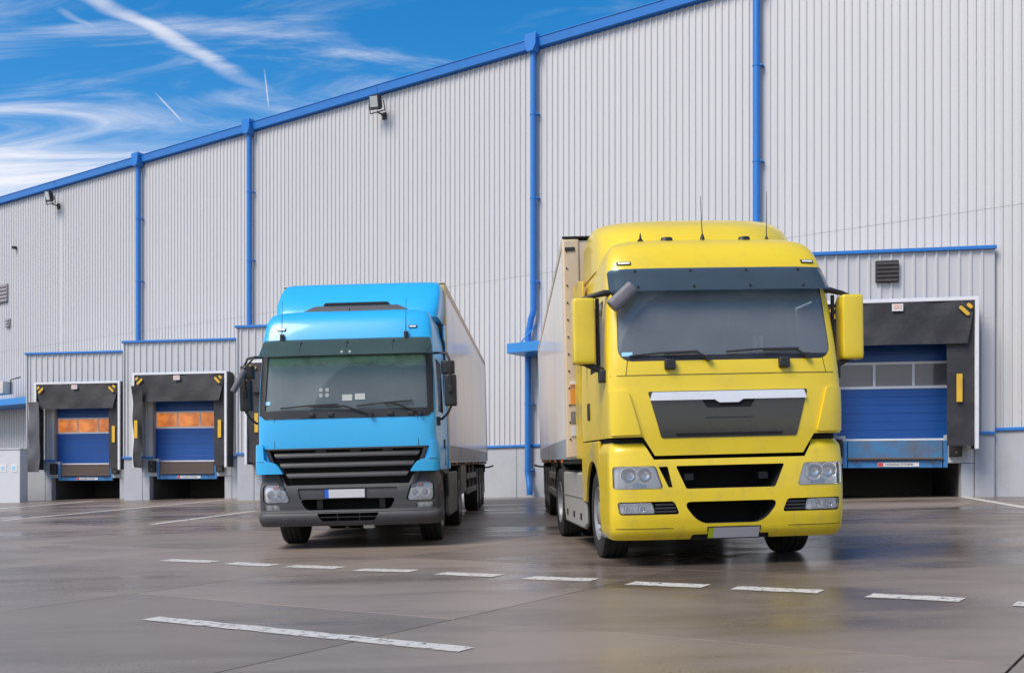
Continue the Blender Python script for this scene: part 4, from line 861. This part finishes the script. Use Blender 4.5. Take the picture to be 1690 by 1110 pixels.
    # grille: backing, three deep louvres
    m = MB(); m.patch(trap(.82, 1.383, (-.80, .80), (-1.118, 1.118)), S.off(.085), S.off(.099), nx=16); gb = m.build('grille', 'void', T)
    m = MB(); m.patch(trap(1.365, 1.392, (-1.10, 1.10), (-1.125, 1.125)), S.off(-.012), S.off(.08), nx=20); m.build('grille_rail', 'grille_grey', gb, bevel=.008, smooth=50)
    for k, (z0, z1, a, b) in enumerate(((1.265, 1.335, .98, 1.01), (1.125, 1.195, .90, .935), (.985, 1.055, .815, .85))):
        sl = lambda x, z, z0=z0, z1=z1: S(x, z) - .012 + .035 * ((z - z0) / (z1 - z0)) ** 2
        m = MB(); m.patch(trap(z0, z1, (-a, a), (-b, b), .02), sl, S.off(.07), nx=20); m.build('louvre', 'grille_grey', gb, bevel=.010, smooth=50)
    for x in (-.36, .12, .56): m = MB(); m.patch([(1.335, x - .07, x + .07), (1.366, x - .07, x + .07)], S.off(.02), S.off(.05), nx=2); m.build('grille_post', 'plastic_black', gb)
    for sx in (-1, 1):
        m = MB(); r_ = [(z, min(a, 1.1), min(b, 1.17)) for z, a, b in trap(.82, 1.39, (.86, .93), (1.07, 1.13))]; r_ = r_ if sx > 0 else mirror_rows(r_, S); m.patch(r_, S.off(-.008), S.off(.09), nx=4); m.build('grille_side', 'grille_grey', gb, bevel=.008, smooth=50)
    # blue corner panels
    for sx in (-1, 1):
        rows = [(1.045, .875, 1.25), (1.08, .89, 1.26), (1.13, .925, 1.265), (1.18, .97, 1.268), (1.205, 1.02, 1.268), (1.22, 1.10, 1.268), (1.25, 1.135, 1.268), (1.36, 1.14, 1.265), (1.43, 1.145, 1.26), (1.455, 1.165, 1.245)]
        SS = Surf([(.9, 1.275, -.005, .22), (1.2, 1.275, -.012, .22), (1.5, 1.265, .0, .22)], 4.6)
        r_ = rows if sx > 0 else mirror_rows(rows, S)
        m = MB(); m.patch(r_, SS.off(-.01), SS.off(.10), nx=14); c = m.build('corner_panel', 'blue_paint', T, bevel=.012, smooth=45)
        m = MB(); a, b = sorted((sx * 1.13, sx * 1.245)); m.patch([(1.212, a, b), (1.217, a, b)], SS.off(-.0135), SS.off(.0), nx=6); m.build('shut_line', 'seam_blue', c)
        m = MB(); m.box(*sorted((sx * 1.02, sx * 1.262)), .26, .80, 1.05, 1.44); m.build('corner_side', 'blue_paint', T, bevel=.015)
    # bumper with openings
    bump = B.loft(.32, 1.05, .85, 34).build('bumper', ['bumper_grey', 'void'], T, smooth=0)
    hl = trap(.65, .895, (.79, 1.185), (.875, 1.185), .05); hl_l = mirror_rows(hl, B)
    fg = trap(.545, .62, (.93, 1.16), (.95, 1.17), .02); fg_l = mirror_rows(fg, B)
    mid = trap(.54, .69, (-.58, .58), (-.66, .66), .05); low = trap(.385, .495, (-.36, .36), (-.43, .43), .02)
    cs = [cutter(trap(.885, 1.2, (-.84, .84), (-1.0, 1.0)), -.4, .3, T), cutter(mid, -.4, .4, T), cutter(low, -.4, .3, T)]
    cs += [cutter(trap(.69, .84, (-.66, .66), (-.69, .69), .02), -.4, B.off(.022), T, nx=16, mat='bumper_grey')]
    for r_ in (hl, hl_l, fg, fg_l): cs.append(cutter(r_, -.5, B.off(.11), T, nx=10))
    cut(bump, cs, bevel=.008, smooth=32)
    ins = lambda r, d: [(z + (d if k == 0 else -d if k == len(r) - 1 else 0), a + d, b - d) for k, (z, a, b) in enumerate(r)]
    for sx, r_, f_ in ((1, hl, fg), (-1, hl_l, fg_l)):
        rim = MB(); rim.patch(r_, B.off(.072), B.off(.08), nx=8); rim.build('lamp_rim', 'plastic_black', bump)
        headlamp(bump, ins(r_, .022), B, sx, [(sx * 1.06, .755, .062), (sx * .93, .755, .062)], (.855, sx * 1.0 - .04, sx * 1.0 + .04, .018, 'amber'))
        headlamp(bump, ins(f_, .008), B, sx, [(sx * 1.08, .583, .024), (sx * 1.0, .583, .024)])
        m = MB(); m.box(*sorted((sx * 1.236, sx * 1.256)), .42, .50, .76, .84); m.build('side_marker', 'tail_red', bump)
        m = MB(); m.patch([(.33, *sorted((sx * .72, sx * .725))), (.51, *sorted((sx * .72, sx * .725)))], B.off(-.004), B.off(.01), nx=1); m.build('shut_line', 'void', bump)
    for z in (.44,): m = MB(); m.patch([(z - .006, -.40, .40), (z + .006, -.40, .40)], B.off(.03), B.off(.06), nx=8); m.build('grille_bar', 'grille_grey', bump)
    for x in (-.15, .15): m = MB(); m.patch([(.39, x - .006, x + .006), (.49, x - .006, x + .006)], B.off(.035), B.off(.055), nx=1); m.build('grille_bar', 'grille_grey', bump)
    m = MB(); m.patch([(.507, -1.235, 1.235), (.513, -1.235, 1.235)], B.off(-.004), B.off(.01), nx=40); m.build('shut_line', 'void', bump)
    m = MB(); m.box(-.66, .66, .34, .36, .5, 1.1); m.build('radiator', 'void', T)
    for x in (-.42, .45): m = MB(); m.box(x - .04, x + .04, .2, .26, .55, .68); m.build('tow_eye_cover', 'grille_grey', bump)
    plate(bump, Surf([(.3, 1.24, .052, .34), (1.0, 1.24, .052, .34)]), -.04, .762, .55, .115, 'plate_blue', .055)
    m = MB(); m.box(.13, .28, .5, .62, .25, .31); m.build('hanging_bracket', 'lamp_back', T)
    # visor
    vis = lambda o: (lambda x, z: S(x, z) + o - .20 * (2.90 - z) / .25)
    m = MB(); m.patch(trap(2.655, 2.905, (-1.20, 1.20), (-1.165, 1.165), .03), vis(-.02), vis(-.012), nx=28); vz = m.build('sun_visor', 'visor_green', T, smooth=60)
    for x in (-.62, .02, .66):
        m = MB(); m.lathe([(-.02, .0005), (-.018, .016), (.03, .018)], (x, vis(-.02)(x, 2.85), 2.85), 'y', 10, cap=True); m.build('visor_screw', 'plastic_black', vz)
        m = MB(); m.tube([(x, vis(-.012)(x, 2.86), 2.86), (x, vis(-.005)(x, 2.68), 2.68), (x, S(x, 2.70), 2.70)], .014, 6); m.build('visor_stay', 'plastic_black', vz)
    for x in (-.03, .08): m = MB(); m.lathe([(-.012, .0005), (-.01, .014), (.01, .016)], (x, vis(-.022)(x, 2.70), 2.70), 'y', 10, cap=True); m.build('visor_stud', 'label_white', vz)
    for sx in (-1, 1):
        z, x = 3.06, sx * .92; m = MB(); m.patch([(z - .018, x - .06, x + .06), (z + .018, x - .06, x + .06)], S.off(-.016), S.off(.02), nx=4); q = m.build('marker_lamp', 'plastic_black', T, bevel=.006); m = MB(); m.patch([(z - .010, x - .045, x + .045), (z + .010, x - .045, x + .045)], S.off(-.02), S.off(-.0165), nx=3); m.build('lamp_lens', 'lamp_back', q)
        x = -.90 if sx < 0 else .83; z = 2.935; m = MB(); rbox(m, (x, S(x, z) - .02, z), (.03, .03, .05), .6); a = m.build('antenna_foot', 'plastic_black', T, smooth=60)
        m = MB(); m.tube([(x, S(x, z) - .03, z + .04), (x + .005, S(x, z) - .01, z + .28), (x + .01, S(x, z) + .02, z + .52)], [.007, .004, .003], 6); m.build('antenna_rod', 'plastic_black', a)
    # roof: dark step, slot and deflector
    Dz = Surf([(3.30, 1.20, 1.16, .40), (3.42, 1.215, 1.22, .40), (3.54, 1.225, 1.32, .40), (3.68, 1.225, 1.48, .40), (3.80, 1.215, 1.65, .38), (3.88, 1.195, 1.78, .34), (3.92, 1.165, 1.88, .30)], 7.0)
    rd = Dz.loft(3.30, 3.92, 2.35, 18).build('roof_deflector', 'blue_paint', T, smooth=50)
    m = MB(); m.patch(trap(3.32, 3.50, (-.95, .95), (-.62, .62), .03), Dz.off(-.012), Dz.off(.03), nx=20); m.build('roof_step', 'bumper_grey', T, bevel=.01, smooth=50)
    m = MB(); m.patch(trap(3.51, 3.555, (-.50, .50), (-.46, .46), .015), Dz.off(-.025), Dz.off(.03), nx=16); m.build('air_slot', 'void', T, bevel=.006)
    m = MB(); m.prism([(-.11, 3.32), (-.03, 3.32), (-.055, 3.38), (-.065, 3.44), (-.075, 3.38)], 1.02, 1.06); m.build('fin_aerial', 'plastic_black', T)
    for sx in (-1, 1):
        m = MB(); m.prism([(1.85, 3.25), (2.3, 3.30), (2.55, 3.30), (2.55, 1.05), (2.18, 1.05), (2.16, 3.0), (1.85, 3.05)], sx * 1.225 - .012, sx * 1.225 + .012, 'x'); m.build('side_fairing', 'blue_paint', T, bevel=.01)
        arch = [(1.42 + .60 * math.cos(a), .52 + .60 * math.sin(a)) for a in np.linspace(R(10), R(172), 16)]
        m = MB(); m.prism([(.855, 1.05), (.855, .78)] + [p for p in arch[::-1] if p[0] > .87 and p[1] < 1.0] [:4] + [(1.0, .98), (1.9, .98), (2.02, .63), (2.2, .63), (2.2, 1.05)], sx * 1.215 - .02, sx * 1.215 + .02, 'x'); m.build('fender', 'bumper_grey', T, bevel=.008)
        m = MB(); m.box(*sorted((sx * .9, sx * 1.19)), .855, 2.12, .985, 1.04); m.build('wheel_arch', 'void', T)
        m = MB(); m.prism([(2.25, 1.0), (2.2, .36), (2.3, .30), (4.1, .30), (4.2, .42), (4.25, 1.0)], sx * 1.19 - .03, sx * 1.19 + .03, 'x'); sk = m.build('side_skirt', 'box_grey', T, bevel=.02)
        for z in (.55, .78): m = MB(); m.box(*sorted((sx * 1.215, sx * 1.228)), 2.4, 4.0, z, z + .05); m.build('skirt_rib', 'box_grey', sk)
        m = MB(); m.box(*sorted((sx * 1.222, sx * 1.246)), 1.42, 1.54, 1.36, 1.50); m.build('door_handle', 'plastic_black', T, bevel=.01)
        m = MB(); m.box(*sorted((sx * 1.218, sx * 1.231)), .47, .477, 1.1, 1.85); m.build('door_gap', 'seam_blue', T); m = MB(); m.box(*sorted((sx * 1.218, sx * 1.231)), 1.68, 1.688, 1.1, 2.7); m.build('door_gap', 'seam_blue', T)
        wheel(T, sx * 1.18, 1.42, sx); wheel(T, sx * 1.21, 5.0, sx, dual=True)
        m = MB(); m.rings([[(sx * 1.21 - sx * .5 * q, 5.0 + .62 * math.cos(a), .54 + .60 * math.sin(a)) for q in (0, 1)] for a in np.linspace(R(15), R(165), 14)], cap=False, closed=False); m.build('mudguard', 'chassis', T, smooth=50)
        # mirrors: small wide-angle above tall main mirror on a tube frame
        cxm = sx * 1.43
        m = MB(); rbox(m, (cxm, .34, 2.15), (.085, .075, .215), .4); mi = m.build('mirror', 'plastic_black', T, smooth=60)
        m = MB(); rbox(m, (cxm - sx * .03, .34, 2.47), (.095, .075, .09), .5); m.build('wide_mirror', 'plastic_black', mi, smooth=60)
        m = MB(); m.box(cxm - .065, cxm + .065, .415, .422, 1.97, 2.33); m.box(cxm - sx * .03 - .07, cxm - sx * .03 + .07, .415, .422, 2.40, 2.54); m.build('mirror_face', 'mirror_glass', mi)
        m = MB(); m.tube([(sx * 1.19, .40, 2.68), (sx * 1.30, .34, 2.68), (cxm - sx * .04, .31, 2.66), (cxm, .29, 2.56), (cxm, .28, 2.47)], .018, 8); m.tube([(cxm, .28, 2.15), (cxm, .29, 1.92), (cxm - sx * .05, .31, 1.83), (sx * 1.30, .34, 1.76), (sx * 1.20, .40, 1.75)], .018, 8); m.tube([(cxm, .265, 2.47), (cxm, .262, 2.15)], .02, 8); m.build('mirror_arm', 'plastic_black', mi, smooth=50)
        m = MB(); rbox(m, (cxm, .262, 2.17), (.035, .03, .05), .6); m.build('arm_clamp', 'plastic_black', mi, smooth=60)
        m = MB(); rbox(m, (sx * 1.235, .38, 1.73), (.04, .05, .06), .6); m.build('arm_foot', 'plastic_black', mi, smooth=60)
    m = MB(); rbox(m, (0, 0, 0), (.035, .06, .17), .5); fm = m.build('kerb_mirror', 'mirror_grey', T, smooth=60); fm.matrix_local = Matrix.Translation((-1.47, .12, 2.34)) @ Matrix.Rotation(R(30), 4, 'Y')
    m = MB(); m.tube([(-1.19, .38, 2.70), (-1.28, .22, 2.66), (-1.42, .14, 2.48), (-1.47, .12, 2.38)], .016, 8); m.build('kerb_mirror_arm', 'plastic_black', T)
    chassis(T, .6, 5.9)
    return T
blue_truck()

# ------------------------------------------------------------------ semi-trailers
def trailer(loc, yaw, label, kind):
    T = root('semi_trailer', gframe(loc, yaw), label, 'trailer', 'box trailers behind the tractor units'); L_, w, z0, z1 = 13.6, 1.275, 1.16, (3.99 if kind == 'yellow' else 3.95)
    m = MB(); m.box(-w + .03, w - .03, .03, L_ - .03, z0 + .02, z1 - .02); m.build('box_core', 'trailer_side', T, smooth=0)
    for sx in (-1, 1):
        npan = 9; pl = (L_ - .30) / npan
        for k in range(npan):
            a = .15 + k * pl; m = MB(); m.box(*sorted((sx * (w - .028), sx * (w - .006))), a + .003, a + pl - .003, z0 + .26, z1 - .09); m.build('side_panel', 'trailer_side', T, bevel=.004)
        m = MB(); m.box(*sorted((sx * (w - .028), sx * w)), .15, L_ - .15, z0, z0 + .255); m.build('lower_band', 'trailer_band', T, bevel=.005)
        m = MB(); m.box(*sorted((sx * (w - .05), sx * (w + .004))), .0, L_, z1 - .085, z1 + .005); m.build('top_rail', 'cream' , T, bevel=.01)
        post = 'cream' if kind == 'yellow' else 'cream_yellow'
        m = MB(); m.box(*sorted((sx * (w - .22), sx * (w + .005))), -.02, .145, z0 + (.0), z1 + .0); fp = m.build('front_post', post, T, bevel=.03, seg=3)
        for k in range(12): z = z0 + .25 + k * .22; m = MB(); m.lathe([(-.034, .0005), (-.032, .011), (-.018, .013)], (sx * (w - .05), 0, z), 'y', 8, cap=True); m.build('rivet', 'ink', fp)
        if kind == 'yellow': m = MB(); m.box(*sorted((sx * (w - .16), sx * (w - .03))), -.035, -.021, 3.83, 3.88); m.build('marker_lamp', 'plastic_black', fp, bevel=.008)
        m = MB(); m.box(*sorted((sx * (w - .12), sx * (w + .003))), L_ - .145, L_ + .01, z0, z1); m.build('rear_post', 'trailer_band', T, bevel=.01)
        m = MB(); m.box(*sorted((sx * (w - .06), sx * (w - .02))), 4.6, 7.8, .50, .62); m.box(*sorted((sx * (w - .06), sx * (w - .02))), 4.6, 7.8, .80, .92)
        for y in (4.9, 6.2, 7.5): m.box(*sorted((sx * (w - .10), sx * (w - .061))), y, y + .06, .5, 1.14)
        m.build('side_guard', 'box_grey', T, bevel=.008)
        m = MB(); m.box(*sorted((sx * .72, sx * (w - .03))), 3.0, 4.3, .55, 1.1); m.build('pallet_box', 'box_grey', T, bevel=.02)
        m = MB(); m.box(*sorted((sx * .72, sx * .84)), 2.6, 2.75, .2, 1.12); m.box(*sorted((sx * .68, sx * .90)), 2.55, 2.8, .17, .22); m.build('landing_leg', 'chassis', T)
        for y in (8.5, 9.8, 11.1): wheel(T, sx * 1.25, y, sx, Rr=.5)
        m = MB(); m.box(*sorted((sx * .92, sx * 1.25)), 11.85, 11.88, .32, 1.05); m.build('mudflap', 'rubber', T)
        m = MB(); m.tube([(sx * 1.2, 13.2, .98), (sx * 1.33, 13.22, .99), (sx * 1.45, 13.24, 1.03)], .022, 6); m.build('end_outline_arm', 'rubber', T)
        for k in range(5): m = MB(); y = 1.5 + 2.5 * k; m.box(*sorted((sx * (w - .02), sx * (w + .006))), y, y + .10, z0 - .05, z0 - .015); m.build('side_marker', 'amber', T)
    m = MB(); m.box(-w + .221, w - .221, -.005, .03, z0, z1 - .05); m.build('front_wall', 'cream', T)
    m = MB(); m.box(-w, w, -.025, L_, z1 + .006, z1 + .03); m.build('box_roof', 'chassis' if kind == 'yellow' else 'cream', T, bevel=.008)
    m = MB()
    for sx in (-1, 1): m.box(sx * .5 - .06, sx * .5 + .06, 1.0, 13.4, .80, 1.10)
    m.box(-w + .03, w - .03, .0, 13.55, 1.09, 1.155); m.box(-1.1, 1.1, 13.3, 13.4, .45, .58); m.box(-1.2, 1.2, 13.42, 13.55, .85, 1.08)
    for y in (8.5, 9.8, 11.1): m.box(-1.0, 1.0, y - .06, y + .06, .44, .56)
    m.build('underframe', 'chassis', T)
    if kind == 'yellow':
        m = MB(); m.box(-w + .23, -.4, -.35, -.006, 1.2, 1.42); m.build('front_shelf', 'yellow_dirty', T, bevel=.01)
        for z, h, mt in ((1.62, .16, 'box_grey'), (1.86, .28, 'sticker_orange'), (2.06, .10, 'label_white'), (1.45, .14, 'plate_white')):
            m = MB(); m.box(-w + .06, -w + .19, -.034, -.0205, z, z + h * .93); m.build('notice', mt, T)
    return T
Xt, Yt = -2.232, 16.75; trailer((Xt, Yt, gz(Xt, Yt)), R(1.26), 'beige box trailer coupled behind the sky blue tractor unit', 'blue')
Xt, Yt = 2.02, 13.75; trailer((Xt, Yt, gz(Xt, Yt)), R(.15), 'pale box trailer with dark roof edge coupled behind the yellow tractor unit', 'yellow')
